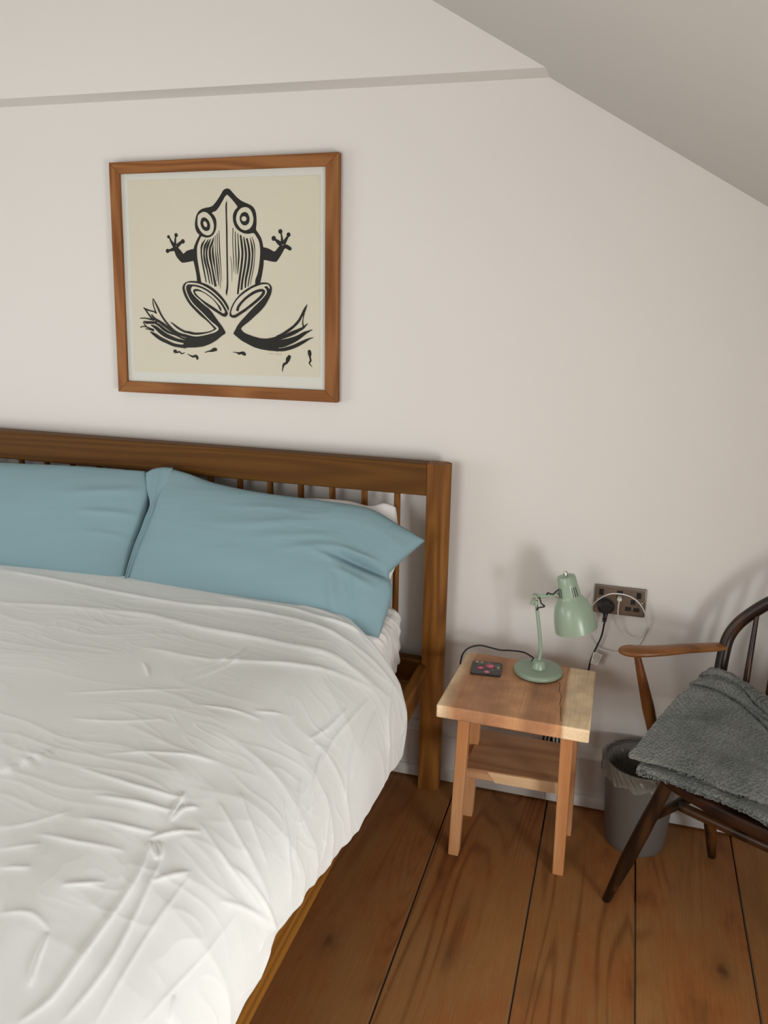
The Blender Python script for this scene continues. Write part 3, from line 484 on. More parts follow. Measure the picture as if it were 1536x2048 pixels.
BLACK_CABLE=[[-0.0046,-0.035,0.651],[-0.0056,-0.03,0.6267],[-0.0097,-0.028,0.5902],[-0.0198,-0.028,0.5565],[-0.029,-0.028,0.5276],[-0.0354,-0.026,0.4979],[-0.0379,-0.024,0.4735]]
LAMP_CORD=[[-0.1976,-0.1241,0.525],[-0.1933,-0.1291,0.536],[-0.2048,-0.12,0.5396],[-0.2292,-0.1,0.538],[-0.2673,-0.09,0.5326],[-0.2978,-0.085,0.5274],[-0.3282,-0.085,0.531],[-0.3557,-0.085,0.5335],[-0.3809,-0.088,0.5278],[-0.399,-0.095,0.5166],[-0.4086,-0.105,0.4999],[-0.4129,-0.1,0.4669]]
SOCK={'sw1':[-0.0214,-0.008,0.72],'sw2':[0.0839,-0.008,0.7209],'usb':[0.0304,-0.008,0.725],'usb2':[0.0308,-0.008,0.7126],'e':[0.0692,-0.008,0.6988],'l':[0.0573,-0.008,0.6769],'n':[0.0805,-0.008,0.6761],'plug':[-0.0066,-0.008,0.6794]}
TAG=[[-0.0283,-0.03,0.5383],[0.0005,-0.03,0.5378],[-0.012,-0.028,0.4976],[-0.0339,-0.028,0.499]]
CABLE_MARKS=[[-0.1626,-0.03,0.2336],[-0.1522,-0.03,0.2618],[-0.1427,-0.03,0.2356],[-0.1352,-0.03,0.2597],[-0.1244,-0.03,0.2373],[-0.1325,-0.03,0.2654]]

# ------------------------------------------------------------------ room shell
XL, XR, YF = -3.60, 1.25, -3.00           # left wall, right eaves wall, end wall behind the viewer
LEDGE_Z, LEDGE_D = 2.096, .105            # the upper wall stands proud of the lower one
def roof_z(x): return LEDGE_Z - .571 * (x + .266)
FLAT_Z = 2.50
X_FLAT = -.266 - (FLAT_Z - LEDGE_Z) / .571

w = MB()
w.box(XL - .15, XR + .15, 0, .15, -.02, LEDGE_Z)
w.box(XL - .15, XR + .15, -LEDGE_D, .15, LEDGE_Z, 2.75)
tag(w.build('wall_back', M['wall']), kind='structure')

def wall_with_opening(name, axis, a0, a1, z0, z1, o0, o1, oz0, oz1, t0, t1):
    """a wall along 'y' (thickness in x) or 'x' (thickness in y) with one window opening"""
    mb = MB()
    for (p, q, zz0, zz1) in ((a0, o0, z0, z1), (o1, a1, z0, z1), (o0, o1, z0, oz0), (o0, o1, oz1, z1)):
        if axis == 'y': mb.box(t0, t1, p, q, zz0, zz1)
        else: mb.box(p, q, t0, t1, zz0, zz1)
    return tag(mb.build(name, M['wall_unseen']), kind='structure')
wall_with_opening('wall_right', 'y', YF, 0, -.02, 1.30, -2.92, -1.66, .12, 1.00, XR, XR + .42)  # thickness added: the deep reveal blocks slanting daylight from the back wall's right part
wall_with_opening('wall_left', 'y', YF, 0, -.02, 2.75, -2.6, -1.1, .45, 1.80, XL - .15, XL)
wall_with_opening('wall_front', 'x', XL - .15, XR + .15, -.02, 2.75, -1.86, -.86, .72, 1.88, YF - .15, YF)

c = MB()
x1 = XR + .42
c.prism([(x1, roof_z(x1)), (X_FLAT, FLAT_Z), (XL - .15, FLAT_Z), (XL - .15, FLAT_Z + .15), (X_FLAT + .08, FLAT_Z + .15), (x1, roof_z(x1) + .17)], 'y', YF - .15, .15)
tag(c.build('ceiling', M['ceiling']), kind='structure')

def window_unit(name, axis, o0, o1, z0, z1, t):
    root = bpy.data.objects.new(name, None); COL.objects.link(root); tag(root, kind='structure')
    root.location = (t, (o0 + o1) / 2, z0) if axis == 'y' else ((o0 + o1) / 2, t, z0)
    def bar(p, q, a, b, d, nm):
        mb = MB()
        if axis == 'y': mb.box(t - d, t + d, p, q, a, b)
        else: mb.box(p, q, t - d, t + d, a, b)
        mb.build(nm, M['skirting'], root, bevel=.004)
    wd = .055
    bar(o0, o0 + wd, z0, z1, .03, 'window_frame'); bar(o1 - wd, o1, z0, z1, .03, 'window_frame')
    bar(o0 + wd, o1 - wd, z0, z0 + wd, .03, 'window_frame'); bar(o0 + wd, o1 - wd, z1 - wd, z1, .03, 'window_frame')
    mid = (o0 + o1) / 2
    bar(mid - .03, mid + .03, z0 + wd, z1 - wd, .025, 'mullion')
    for a, b in ((o0 + wd, mid - .03), (mid + .03, o1 - wd)):
        mb = MB()
        if axis == 'y': mb.box(t - .002, t + .002, a, b, z0 + wd, z1 - wd)
        else: mb.box(a, b, t - .002, t + .002, z0 + wd, z1 - wd)
        mb.build('pane', M['glass'], root)
window_unit('window_1', 'y', -2.92, -1.66, .12, 1.00, XR + .36)
window_unit('window_2', 'y', -2.6, -1.1, .45, 1.80, XL - .07)
window_unit('window_3', 'x', -1.86, -.86, .72, 1.88, YF - .07)

# floor: dark bed with single boards laid on it, running towards the bed-head wall
fl = MB(); fl.box(XL - .15, XR + .15, YF - .15, .1, -.08, -.022)
floor = tag(fl.build('floor', M['subfloor']), kind='structure')
edges = [-3.60, -3.28, -2.98, -2.68, -2.40, -2.10, -1.83, -1.54, -1.27, -.985, -.705, -.4235, -.128, .1425, .415, .70, .98, 1.25]
for i in range(len(edges) - 1):
    x0, x1 = edges[i] + .0018, edges[i + 1] - .0018
    mb = MB(); mb.box(x0, x1, YF, 0, -.022, 0)
    ob = mb.build('plank', M['plank'], floor, bevel=.0022, origin=((x0 + x1) / 2, -1.0, 0))
for k, (xg, wd, y0, y1) in enumerate([(-.4252, .0030, -1.5, -.30), (.1415, .0026, -1.2, -.40), (.4165, .0028, -1.2, -.25), (-.1292, .0028, -1.4, -.20)]):
    mb = MB(); mb.box(xg - wd / 2, xg + wd / 2, y0, y1, -.02, -.0008)
    mb.build('gap_filler', M['filler'], floor)

# skirting of the bed-head wall: board, moulded top, low strip in front
sk = bpy.data.objects.new('baseboard_back', None); COL.objects.link(sk); tag(sk, kind='structure')
sk.location = (0, 0, 0)
mb = MB(); mb.box(XL, XR, -.018, 0, 0.002, .165); mb.build('board', M['skirting'], sk)
mb = MB()
mb.prism([(0, .165), (-.018, .165), (-.024, .170), (-.024, .178), (-.019, .184), (-.013, .189), (-.010, .196), (-.006, .201), (0, .203)], 'x', XL, XR)
mb.build('moulding', M['skirting'], sk, smooth=50)
for a, b in ((XL, -.1365), (-.1350, XR)):
    mb = MB(); mb.prism([(-.018, .008), (-.031, .008), (-.031, .036), (-.027, .043), (-.018, .045)], 'x', a, b)
    mb.build('shoe_strip', M['skirting'], sk, smooth=50)

# ------------------------------------------------------------------ bed frame
HB_T, HB_B = 1.080, .984
bed = thing('bed', (-1.45, -1.05, 0), 'oak bed frame with a spindle headboard against the white wall', 'bed')
def post_section(xo, xi, y0, y1, r_=.028):
    """square towards the bed, rounded on the outer side (xo = outer x)"""
    s = 1 if xo > xi else -1
    pts = [(xi, y0), (xi, y1)]
    arc = [(xo - s * r_ + s * r_ * math.cos(a), y1 - r_ + r_ * math.sin(a)) for a in np.linspace(math.pi / 2, 0, 7)]
    arc += [(xo - s * r_ + s * r_ * math.cos(a), y0 + r_ + r_ * math.sin(a)) for a in np.linspace(0, -math.pi / 2, 7)]
    return pts + arc
for xo, xi in ((-.471, -.5385), (-2.44, -2.3725)):
    mb = MB(); mb.prism(post_section(xo, xi, -.087, -.034), 'z', 0, HB_T)
    mb.build('headboard_post', M['bed_z'], bed, bevel=.0025, smooth=30)
mb = MB(); mb.box(-2.3725, -.5388, -.086, -.036, HB_B, HB_T); mb.build('top_rail', M['bed_x'], bed, bevel=.003)
mb = MB(); mb.box(-2.3725, -.5388, -.080, -.042, .35, .452); mb.build('lower_rail', M['bed_x'], bed, bevel=.003)
for k in range(17):
    x = -.6335 - .1036 * k
    mb = MB(); mb.tube([(x, -.061, .450), (x, -.061, HB_B + .005)], .0098, 14)
    mb.build('spindle', M['bed_z'], bed, smooth=40)
for x0, x1 in ((-.5485, -.5235), (-2.387, -2.362)):
    mb = MB(); mb.box(x0, x1, -2.16, -.087, .355, .443); mb.build('side_rail', M['bed_y'], bed, bevel=.003)
mb = MB(); mb.box(-2.3725, -.5388, -2.20, -2.16, .30, .443); mb.build('foot_rail', M['bed_x'], bed, bevel=.003)
for xo, xi in ((-.471, -.5385), (-2.44, -2.3725)):
    mb = MB(); mb.prism(post_section(xo, xi, -2.21, -2.16), 'z', 0, .46); mb.build('foot_post', M['bed_z'], bed, bevel=.0025, smooth=30)
for k in range(12):
    y = -.20 - .165 * k
    mb = MB(); mb.box(-2.362, -.5485, y - .04, y + .04, .405, .420); mb.build('bed_slat', M['bed_x'], bed)

# ------------------------------------------------------------------ mattress under a fitted sheet
def rounded_box(name, lo, hi, rad, mat, disp, n=30, ny=420, nz=60):
    """closed rounded block from six joined grids, displaced along its normal"""
    bm = bmesh.new(); bmesh.ops.create_cube(bm, size=1)
    lo = np.array(lo); hi = np.array(hi); c0 = (lo + hi) / 2; hf = (hi - lo) / 2
    for cuts, ax in ((n, 0), (ny, 1), (nz, 2)):
        es = [e for e in bm.edges if abs((e.verts[0].co - e.verts[1].co)[ax]) > 1e-6 and all(abs((e.verts[0].co - e.verts[1].co)[k]) < 1e-6 for k in range(3) if k != ax)]
        bmesh.ops.subdivide_edges(bm, edges=es, cuts=cuts, use_grid_fill=True)
    bm.verts.ensure_lookup_table()
    V = np.array([v.co[:] for v in bm.verts]) * 2 * hf
    inner = np.clip(V, -(hf - rad), hf - rad); dv = V - inner
    ln = np.linalg.norm(dv, axis=1); ok = ln > 1e-9
    nrm = np.zeros_like(V); nrm[ok] = dv[ok] / ln[ok][:, None]
    V2 = V.copy(); V2[ok] = inner[ok] + nrm[ok] * rad
    W_ = V2 + c0
    W_ = W_ + nrm * disp(W_)[:, None]
    for v, q in zip(bm.verts, W_): v.co = q
    bmesh.ops.recalc_face_normals(bm, faces=bm.faces)
    me = bpy.data.meshes.new(name); bm.to_mesh(me); bm.free(); me.materials.append(mat)
    me.polygons.foreach_set('use_smooth', [True] * len(me.polygons))
    ob = bpy.data.objects.new(name, me); COL.objects.link(ob); return ob
def matt_disp(p):
    s = p[:, 1] * 1.0 + p[:, 2] * .75
    t = -p[:, 1] * .75 + p[:, 2]
    return .006 * ridged(s * 24, t * 3, 3) ** 2 + .003 * ridged(s * 47, t * 5, 4) ** 3 + .004 * pnoise(s * 9, t * 9, 5) - .004 - .055 * np.clip((-p[:, 1] - .34) / .16, 0, 1)
mt_ = rounded_box('mattress', (-2.352, -2.12, .421), (-.592, -.10, .652), .055, M['linen_white'], matt_disp)
tag(mt_, 'thick mattress in a wrinkled white fitted sheet, its corner showing below the pillows', 'mattress')

# ------------------------------------------------------------------ duvet
PX = np.array([(-2.62, .690), (-1.6, .700), (-.95, .700), (-.76, .694), (-.665, .672), (-.59, .625), (-.535, .555), (-.503, .475), (-.497, .40)])
TU = np.array([0, .30, .52, .62, .70, .78, .86, .93, 1.0])
def duvet_base(U, V):
    t = np.interp(U, TU, np.arange(len(TU)))
    xz = catmull(PX, t)
    x = xz[..., 0].copy(); z = xz[..., 1].copy()
    yh = np.interp(U, [0, .3, .5, .6, .68, .74, .8, .87, .94, 1], [-.285, -.285, -.305, -.32, -.36, -.40, -.415, -.42, -.45, -.50])
    y = yh + (-2.14 - yh) * V
    hz = np.interp(-y, [.3, .5, .82, .93, 1.05, 1.18, 1.25, 1.3, 1.42, 1.7, 2.2], [.385, .385, .39, .415, .44, .468, .475, .45, .445, .43, .43])
    w_ = np.clip((U - .70) / .30, 0, 1)
    z = z + (hz - .40) * w_ ** 1.3
    x = x + .016 * np.exp(-((y + .40) / .16) ** 2) * w_
    x = x - (.055 * np.clip((-y - .6) / .9, 0, 1)) * np.exp(-((U - .68) / .10) ** 2)
    x = x - .013 * np.clip((-y - .75) / .35, 0, 1) * w_
    z = z + .012 * np.exp(-((U - .5) / .25) ** 2) * np.exp(-((y + .9) / .5) ** 2)
    return np.stack([x, y, z], -1)
def stroke_field(B, strokes, to3):
    """sum of ridge profiles along polylines drawn on a surface (B: n,3 base points)"""
    out = np.zeros(len(B))
    for amp, wid, kind, pts in strokes:
        q = to3(np.array(pts, float)); wd = wid * .001
        t = np.linspace(0, len(q) - 1, (len(q) - 1) * 3 + 1)
        q = catmull(q, t); n = len(q)
        lo = q.min(0) - 4 * wd; hi = q.max(0) + 4 * wd
        sel = np.where(np.all((B >= lo) & (B <= hi), axis=1))[0]
        if not len(sel): continue
        Pn = B[sel]; best = np.full(len(sel), 9.0); bt = np.zeros(len(sel))
        for i in range(n - 1):
            a = q[i]; ab = q[i + 1] - a; l2 = ab @ ab + 1e-12
            tt = np.clip((Pn - a) @ ab / l2, 0, 1)
            dd = np.linalg.norm(Pn - a - tt[:, None] * ab, axis=1)
            mk = dd < best; best[mk] = dd[mk]; bt[mk] = (i + tt[mk]) / (n - 1)
        taper = np.sqrt(np.clip(np.sin(np.pi * np.clip(bt * .96 + .02, 0, 1)), 0, 1))
        prof = (.55 * np.exp(-(best / (wd * .8)) ** 2) + .45 * np.exp(-(best / (wd * 2.2)) ** 2)) * (.75 + .5 * pnoise(bt * 7, bt * 0 + amp, 3)) if kind == 'g' else (np.exp(-best / (wd * .55)) * .8 + .22 * np.exp(-(best / (wd * 1.7)) ** 2))
        out[sel] += amp * .001 * taper * prof
    return out
NU, NV = 620, 800
uu = np.concatenate([np.linspace(0, .25, 30, endpoint=False), np.linspace(.25, 1, NU - 30)])
vv = np.linspace(0, 1, NV)
GU, GV = np.meshgrid(uu, vv, indexing='ij')
B = duvet_base(GU, GV)
du = np.gradient(B, axis=0); dv_ = np.gradient(B, axis=1)
nr = np.cross(dv_, du); nr /= np.linalg.norm(nr, axis=-1)[..., None] + 1e-12
nr[nr[..., 2] < -.5] *= -1
if nr[NU // 2, NV // 2, 2] < 0: nr = -nr
arc = np.cumsum(np.linalg.norm(np.diff(B, axis=0, prepend=B[:1]), axis=-1), axis=0)
Y = B[..., 1]
side = np.clip((GU - .62) / .16, 0, 1); side = side * side * (3 - 2 * side)
H_ = stroke_field(B.reshape(-1, 3), WRINKLE, lambda q: duvet_base(q[:, 0], q[:, 1])).reshape(NU, NV)
wx = arc + .05 * pnoise(arc * 4, Y * 4, 1); wy = Y + .05 * pnoise(arc * 5, Y * 5, 2)
calm = np.clip(.30 + .8 * pnoise(arc * 1.9, Y * 1.9, 9) + .5 * np.exp(-((Y + 1.16) / .17) ** 2) - .25 * np.clip((-Y - 1.35) / .2, 0, 1), .05, 1.1)
patch = np.clip(.5 + 1.6 * pnoise(arc * 4.1, Y * 5.3, 17), 0, 1)
top = (.0021 * np.clip(ridged(wx * 2.2, wy * 15, 4), 0, 1) ** 4 + .0011 * np.clip(ridged(wx * 8, wy * 31 + wx * 5, 6), 0, 1) ** 6 * patch) * calm + .0045 * pnoise(wx * 2.6, wy * 5, 8)
sd = .0034 * np.clip(ridged(wx * 2.4 + wy * 2.5, wy * 8, 11), 0, 1) ** 2 + .0012 * np.clip(ridged(wx * 8 - wy * 4, wy * 19, 12), 0, 1) ** 4 * patch + .008 * pnoise(wx * 2.4, wy * 3.6, 13) - .003
cr_ = .0010 * np.clip(ridged(wx * 13 + wy * 8, wy * 15 - wx * 7, 15), 0, 1) ** 6 * np.clip(pnoise(arc * 3, Y * 3, 16) * 2.2, 0, 1)
H_ = H_ + top * (1 - side) + sd * side + cr_
# thin towards the free edges
H_ *= np.clip(GV / .012, .3, 1)
B2 = B + nr * H_[..., None]
# scalloped hem
hem = np.clip((GU - .93) / .07, 0, 1)
B2[..., 2] += hem * (.010 * pnoise(Y * 9, Y * 0, 21) + .007 * pnoise(Y * 21, Y * 0 + 3, 22))
# rolled head edge and turned-under hem
def extend(P, n, fn):
    return np.concatenate([fn(k) for k in range(n, 0, -1)] + [P], 1)
E0 = B2[:, :1]
rolls = []
for k in range(7, 0, -1):
    a = k / 7 * math.pi * .95
    off = np.zeros_like(E0); off[..., 2] = -.026 * (1 - math.cos(a)); off[..., 1] = .024 * math.sin(a)
    sidew = side[:, :1][..., None]
    off2 = np.zeros_like(E0); off2[..., 0] = -.026 * (1 - math.cos(a)); off2[..., 1] = .024 * math.sin(a)
    rolls.append(E0 + off * (1 - sidew) + off2 * sidew)
B2 = np.concatenate(rolls + [B2], 1)
H0 = B2[-1:]
rolls = []
for k in range(1, 7):
    a = k / 6 * math.pi * .9
    off = np.zeros_like(H0); off[..., 0] = -.016 * (1 - math.cos(a)); off[..., 2] = -.014 * math.sin(a)
    rolls.append(H0 + off)
B2 = np.concatenate([B2] + rolls, 0)
duvet = grid_mesh('duvet', B2, M['duvet'])
tag(duvet, 'large rumpled white duvet spread over the bed and hanging over its side', 'duvet')
so = duvet.modifiers.new('cloth_thickness', 'SOLIDIFY'); so.thickness = .004; so.offset = -1 if nr[NU // 2, NV // 2, 2] > 0 else 1

# ------------------------------------------------------------------ pillows
def resample(P, n):
    P = np.array(P, float)
    q = catmull(P, np.linspace(0, len(P) - 1, 200))
    s = np.concatenate([[0], np.cumsum(np.linalg.norm(np.diff(q, axis=0), axis=1))]); s /= s[-1]
    return np.stack([np.interp(np.linspace(0, 1, n), s, q[:, k]) for k in range(3)], 1)
def coons(bd, n, m_):
    T = resample(bd['top'], n); Bm = resample(bd['bottom'], n); Lf = resample(bd['left'], m_); Rt = resample(bd['right'], m_)
    s = np.linspace(0, 1, n)[:, None, None]; t = np.linspace(0, 1, m_)[None, :, None]
    P = (1 - t) * T[:, None] + t * Bm[:, None] + (1 - s) * Lf[None] + s * Rt[None]
    P = P - ((1 - s) * (1 - t) * T[0] + s * (1 - t) * T[-1] + (1 - s) * t * Bm[0] + s * t * Bm[-1])
    return P, s[..., 0], t[..., 0]
def pillow(name, bd, mat, thick, wr, back=.6, n=150, m_=90, parent=None, ex=.42):
    P, s, t = coons(bd, n, m_)
    k_ = np.cross(P[n // 2 + 5, m_ // 2] - P[n // 2 - 5, m_ // 2], P[n // 2, m_ // 2 + 5] - P[n // 2, m_ // 2 - 5])
    k_ /= np.linalg.norm(k_)
    if k_[1] > 0: k_ = -k_
    s2 = s + 0 * t; t2 = t + 0 * s
    pf = (np.clip(4 * s2 * (1 - s2), 0, 1) ** ex) * (np.clip(4 * t2 * (1 - t2), 0, 1) ** ex)
    fr = P + k_ * (thick * pf + wr(s2, t2) * np.clip(pf * 3, 0, 1))[..., None]
    bk = P - k_ * (thick * back * pf)[..., None]
    # ring of columns: front then back (reversed) so both share the edge
    allp = np.concatenate([fr, bk[:, ::-1]], 1)
    ob = grid_mesh(name, allp, mat, parent)
    bm = bmesh.new(); bm.from_mesh(ob.data)
    bmesh.ops.remove_doubles(bm, verts=bm.verts, dist=.0004)
    bmesh.ops.holes_fill(bm, edges=[e for e in bm.edges if e.is_boundary], sides=0)
    bmesh.ops.recalc_face_normals(bm, faces=bm.faces)
    bm.to_mesh(ob.data); bm.free()
    ob.data.polygons.foreach_set('use_smooth', [True] * len(ob.data.polygons))
    return ob
def line_st(s, t, a, b, w_, amp):
    a = np.array(a); b = np.array(b); ab = b - a
    px = s - a[0]; py = (t - a[1]) * .6; ab = np.array([ab[0], ab[1] * .6])
    k_ = np.clip((px * ab[0] + py * ab[1]) / (ab @ ab), 0, 1)
    dd = np.hypot(px - k_ * ab[0], py - k_ * ab[1])
    return amp * np.exp(-(dd / w_) ** 2) * np.sqrt(np.clip(np.sin(np.pi * np.clip(k_, .03, .97)), 0, 1))
def wr_right(s, t):
    h = .004 * pnoise(s * 4 + t * 2, t * 5, 31) + .0022 * ridged(s * 2.4 - t * 1.5, t * 6 + s * 2.5, 32) ** 3 * np.clip(1.2 - t * 1.2, 0, 1) * np.clip(s * 1.6, .2, 1)
    h += .0009 * ridged(s * 4, t * 15 + s * 5, 33) ** 4 * np.clip(1.15 - t * 1.3, 0, 1)
    for a, b, w_, am in [((.30, .20), (.58, .12), .02, .0025), ((.30, .38), (.66, .24), .02, .003), ((.44, .46), (.76, .33), .02, .004), ((.60, .50), (.86, .39), .018, .007),
                         ((.80, .47), (1.0, .47), .022, -.030), ((.82, .40), (.95, .38), .014, .010), ((.80, .58), (.93, .62), .018, .010), ((.84, .56), (.90, .90), .012, -.006),
                         ((.78, .62), (.84, .95), .02, .009), ((.70, .48), (.80, .52), .018, .008)]:
        h = h + line_st(s, t, a, b, w_, am)
    h = h - .0025 * np.exp(-((s - (.885 + .02 * t)) / .003) ** 2)          # stitched hem line
    return h
def wr_left(s, t):
    h = .004 * pnoise(s * 4, t * 4, 41) + .0008 * ridged(s * 4, t * 6 + s * 3, 42) ** 3
    for a, b, w_, am in [((.80, .30), (.99, .20), .02, .006), ((.84, .45), (.99, .42), .016, .006), ((.86, .62), (.99, .62), .016, .005)]:
        h = h + line_st(s, t, a, b, w_, am)
    return h
pr = pillow('pillow', PILLOW_R, M['blue'], .060, wr_right)
tag(pr, 'dusty blue pillow with a pointed open corner, leaning by the headboard post', 'pillow', 'pillows on the bed')
pl_ = pillow('pillow', PILLOW_L, M['blue'], .066, wr_left, ex=.40)
tag(pl_, 'dusty blue pillow cut off by the left edge of the picture', 'pillow', 'pillows on the bed')
fl_ = pillow('pillowcase_flap', FLAP, M['blue'], .012, lambda s, t: .004 * ridged(s * 3 + t * 2, t * 3, 44) ** 2 + line_st(s, t, (.55, .0), (.45, .9), .10, .010), back=1.0, n=40, m_=60, parent=None, ex=.5)
fl_.parent = pr
pw_ = pillow('pillow', PILLOW_W, M['linen_white'], .05, lambda s, t: .005 * ridged(s * 14, t * 2 + s * 5, 51) ** 2 + .004 * pnoise(s * 12, t * 5, 52), back=.5)
tag(pw_, 'white pillow standing between the blue pillow and the headboard spindles', 'pillow', 'pillows on the bed')

# ------------------------------------------------------------------ framed print
pic = thing('framed_print', PIC_C, 'wooden-framed black and cream frog print hung above the headboard', 'picture')
PCX, PCY, PCZ = PIC_C
def P2(p, y): return (PCX + p[0] * 1e-4, y, PCZ + p[1] * 1e-4)
Y_FRONT, Y_BACK, Y_ART, Y_GLASS = -.026, -.004, -.0165, -.0215
for k, nm in enumerate(('frame_x', 'frame_z', 'frame_x', 'frame_z')):
    a, b = FRAME_OUT[k], FRAME_OUT[(k + 1) % 4]; c_, d_ = FRAME_IN[(k + 1) % 4], FRAME_IN[k]
    mb = MB()
    q = (a, b, c_, d_)
    mb.hexa([P2(p, Y_BACK) for p in q], [P2(p, Y_FRONT) for p in q])
    mb.build('frame_rail', M[nm], pic, bevel=.0015)
def grow(q, o, t): return [(p[0] + (p2[0] - p[0]) * t, p[1] + (p2[1] - p[1]) * t) for p, p2 in zip(q, o)]
qq = grow(FRAME_IN, FRAME_OUT, .25)
mb = MB(); mb.hexa([P2(p, -.010) for p in qq], [P2(p, Y_ART + .0012) for p in qq]); mb.build('mount_board', M['mat'], pic)
mb = MB(); mb.hexa([P2(p, Y_ART + .0012) for p in PAPER], [P2(p, Y_ART) for p in PAPER]); mb.build('print_paper', M['paper'], pic)
mb = MB(); mb.hexa([P2(p, Y_GLASS + .0015) for p in qq], [P2(p, Y_GLASS) for p in qq]); mb.build('glass_pane', M['glass'], pic)
def closed_curve(pts, per=5):
    n = len(pts); P = np.array(pts, float); out = []
    for i in range(n):
        p0, p1, p2, p3 = P[(i - 1) % n], P[i], P[(i + 1) % n], P[(i + 2) % n]
        # soften tangents so that pointed places stay pointed
        for k in range(per):
            t = k / per
            c0 = .42
            m1 = (p2 - p0) * c0; m2 = (p3 - p1) * c0
            l = np.linalg.norm(p2 - p1)
            for mm in (m1, m2):
                ln = np.linalg.norm(mm)
                if ln > l * .95: mm *= l * .95 / ln
            h = (2 * t ** 3 - 3 * t ** 2 + 1) * p1 + (t ** 3 - 2 * t ** 2 + t) * m1 + (-2 * t ** 3 + 3 * t ** 2) * p2 + (t ** 3 - t ** 2) * m2
            out.append(tuple(h))
    return out
INK = [0]
def ink_y(l): return Y_ART - .0003 - .00032 * l - 6e-6 * INK[0]      # every mark a hair above the last
def add_poly(mb, pts, l):
    INK[0] += 1
    pts = closed_curve(pts)
    tri = geometry.tessellate_polygon([[Vector((p[0], p[1], 0)) for p in pts]])
    mb.add([P2(p, ink_y(l)) for p in pts], tri)
def add_stroke(mb, pts, l):
    INK[0] += 1
    q = smooth_path(pts, 5); n = len(q); vs_ = []; k = len(mb.v)
    for i in range(n):
        a = np.array(q[max(i - 1, 0)][:2]); b = np.array(q[min(i + 1, n - 1)][:2])
        t = (b - a) / (np.linalg.norm(b - a) + 1e-9); nn = np.array([-t[1], t[0]])
        wv = max(q[i][2], .5) / 2
        c0 = np.array(q[i][:2])
        vs_ += [P2(c0 + nn * wv, ink_y(l)), P2(c0 - nn * wv, ink_y(l))]
    mb.add(vs_, [(2 * i, 2 * i + 2, 2 * i + 3, 2 * i + 1) for i in range(n - 1)])
def add_dot(mb, p, l):
    INK[0] += 1
    n = 14
    mb.add([P2((p[0] + p[2] * math.cos(6.2832 * k / n), p[1] + p[2] * math.sin(6.2832 * k / n)), ink_y(l)) for k in range(n)], [tuple(range(n))])
mb = MB()
for l, pts in FROG_POLY: mb.cur = 0 if l in (0, 2, 5) or (l == 3 and len(pts) > 20) else 1; add_poly(mb, pts, l)
for l, pts in FROG_STROKE: mb.cur = 1 if l == 4 else 0; add_stroke(mb, pts, l)
for l, p in FROG_DOT: mb.cur = 0; add_dot(mb, p, l)
o = mb.build('frog_ink', [M['ink'], M['paper']], pic, recalc=False); o['label'] = 'black lino-cut frog with splayed feet'
for pts in TADPOLE:
    mb = MB(); add_stroke(mb, pts, 0); add_dot(mb, (pts[0][0], pts[0][1], pts[0][2] * .55), 0)
    mb.build('tadpole_ink', M['ink'], pic, recalc=False)
mb = MB()
for pts in SIGNATURE: add_stroke(mb, pts, 0)
mb.build('pencil_signature', M['pencil'], pic, recalc=False)

# ------------------------------------------------------------------ bedside table
TX, TY, TZ = -.212, -.256, .506
table = thing('bedside_table', (TX, TY, 0), 'small bedside table of pale and brown slab wood with a lower shelf', 'table')
mb = MB()
top = [(-.4125, -.428), (-.0145, -.436), (-.0145, -.092), (-.3965, -.080)]
TH = .037
mb.hexa([(x + .0, y, TZ - TH) for x, y in top], [(x, y, TZ) for x, y in top])
mb.build('tabletop', M['slab'], table, bevel=.004, seg=3)
legs = [((-.362, -.352), (-.345, -.365)), ((-.066, -.343), (-.071, -.372)), ((-.058, -.163), (-.066, -.150)), ((-.358, -.163), (-.345, -.150))]
for (b0, t0) in legs:
    hx, hy = .0150, .0165
    mb = MB()
    mb.hexa([(b0[0] - hx, b0[1] - hy, 0), (b0[0] + hx, b0[1] - hy, 0), (b0[0] + hx, b0[1] + hy, 0), (b0[0] - hx, b0[1] + hy, 0)],
            [(t0[0] - hx * 1.08, t0[1] - hy, TZ - TH), (t0[0] + hx * 1.08, t0[1] - hy, TZ - TH), (t0[0] + hx * 1.08, t0[1] + hy, TZ - TH), (t0[0] - hx * 1.08, t0[1] + hy, TZ - TH)])
    mb.build('leg', M['maple_z'], table, bevel=.002)
mb = MB()
mb.hexa([(-.350, -.300, .218), (-.083, -.292, .212), (-.083, -.084, .218), (-.346, -.082, .218)], [(-.350, -.302, .250), (-.083, -.294, .250), (-.083, -.084, .250), (-.346, -.082, .250)])
sh = mb.build('shelf', M['maple_x'], table, bevel=.0025)
mb = MB()
mb.hexa([(-.262, -.3008, .2165), (-.0835, -.2955, .2135), (-.0835, -.2925, .2135), (-.262, -.2985, .2165)], [(-.285, -.3022, .2485), (-.0835, -.2965, .2485), (-.0835, -.2935, .2485), (-.285, -.2995, .2485)])
e = mb.build('sapwood_edge', M['maple_pale'], sh); e['label'] = 'cream sapwood strip on the shelf front'

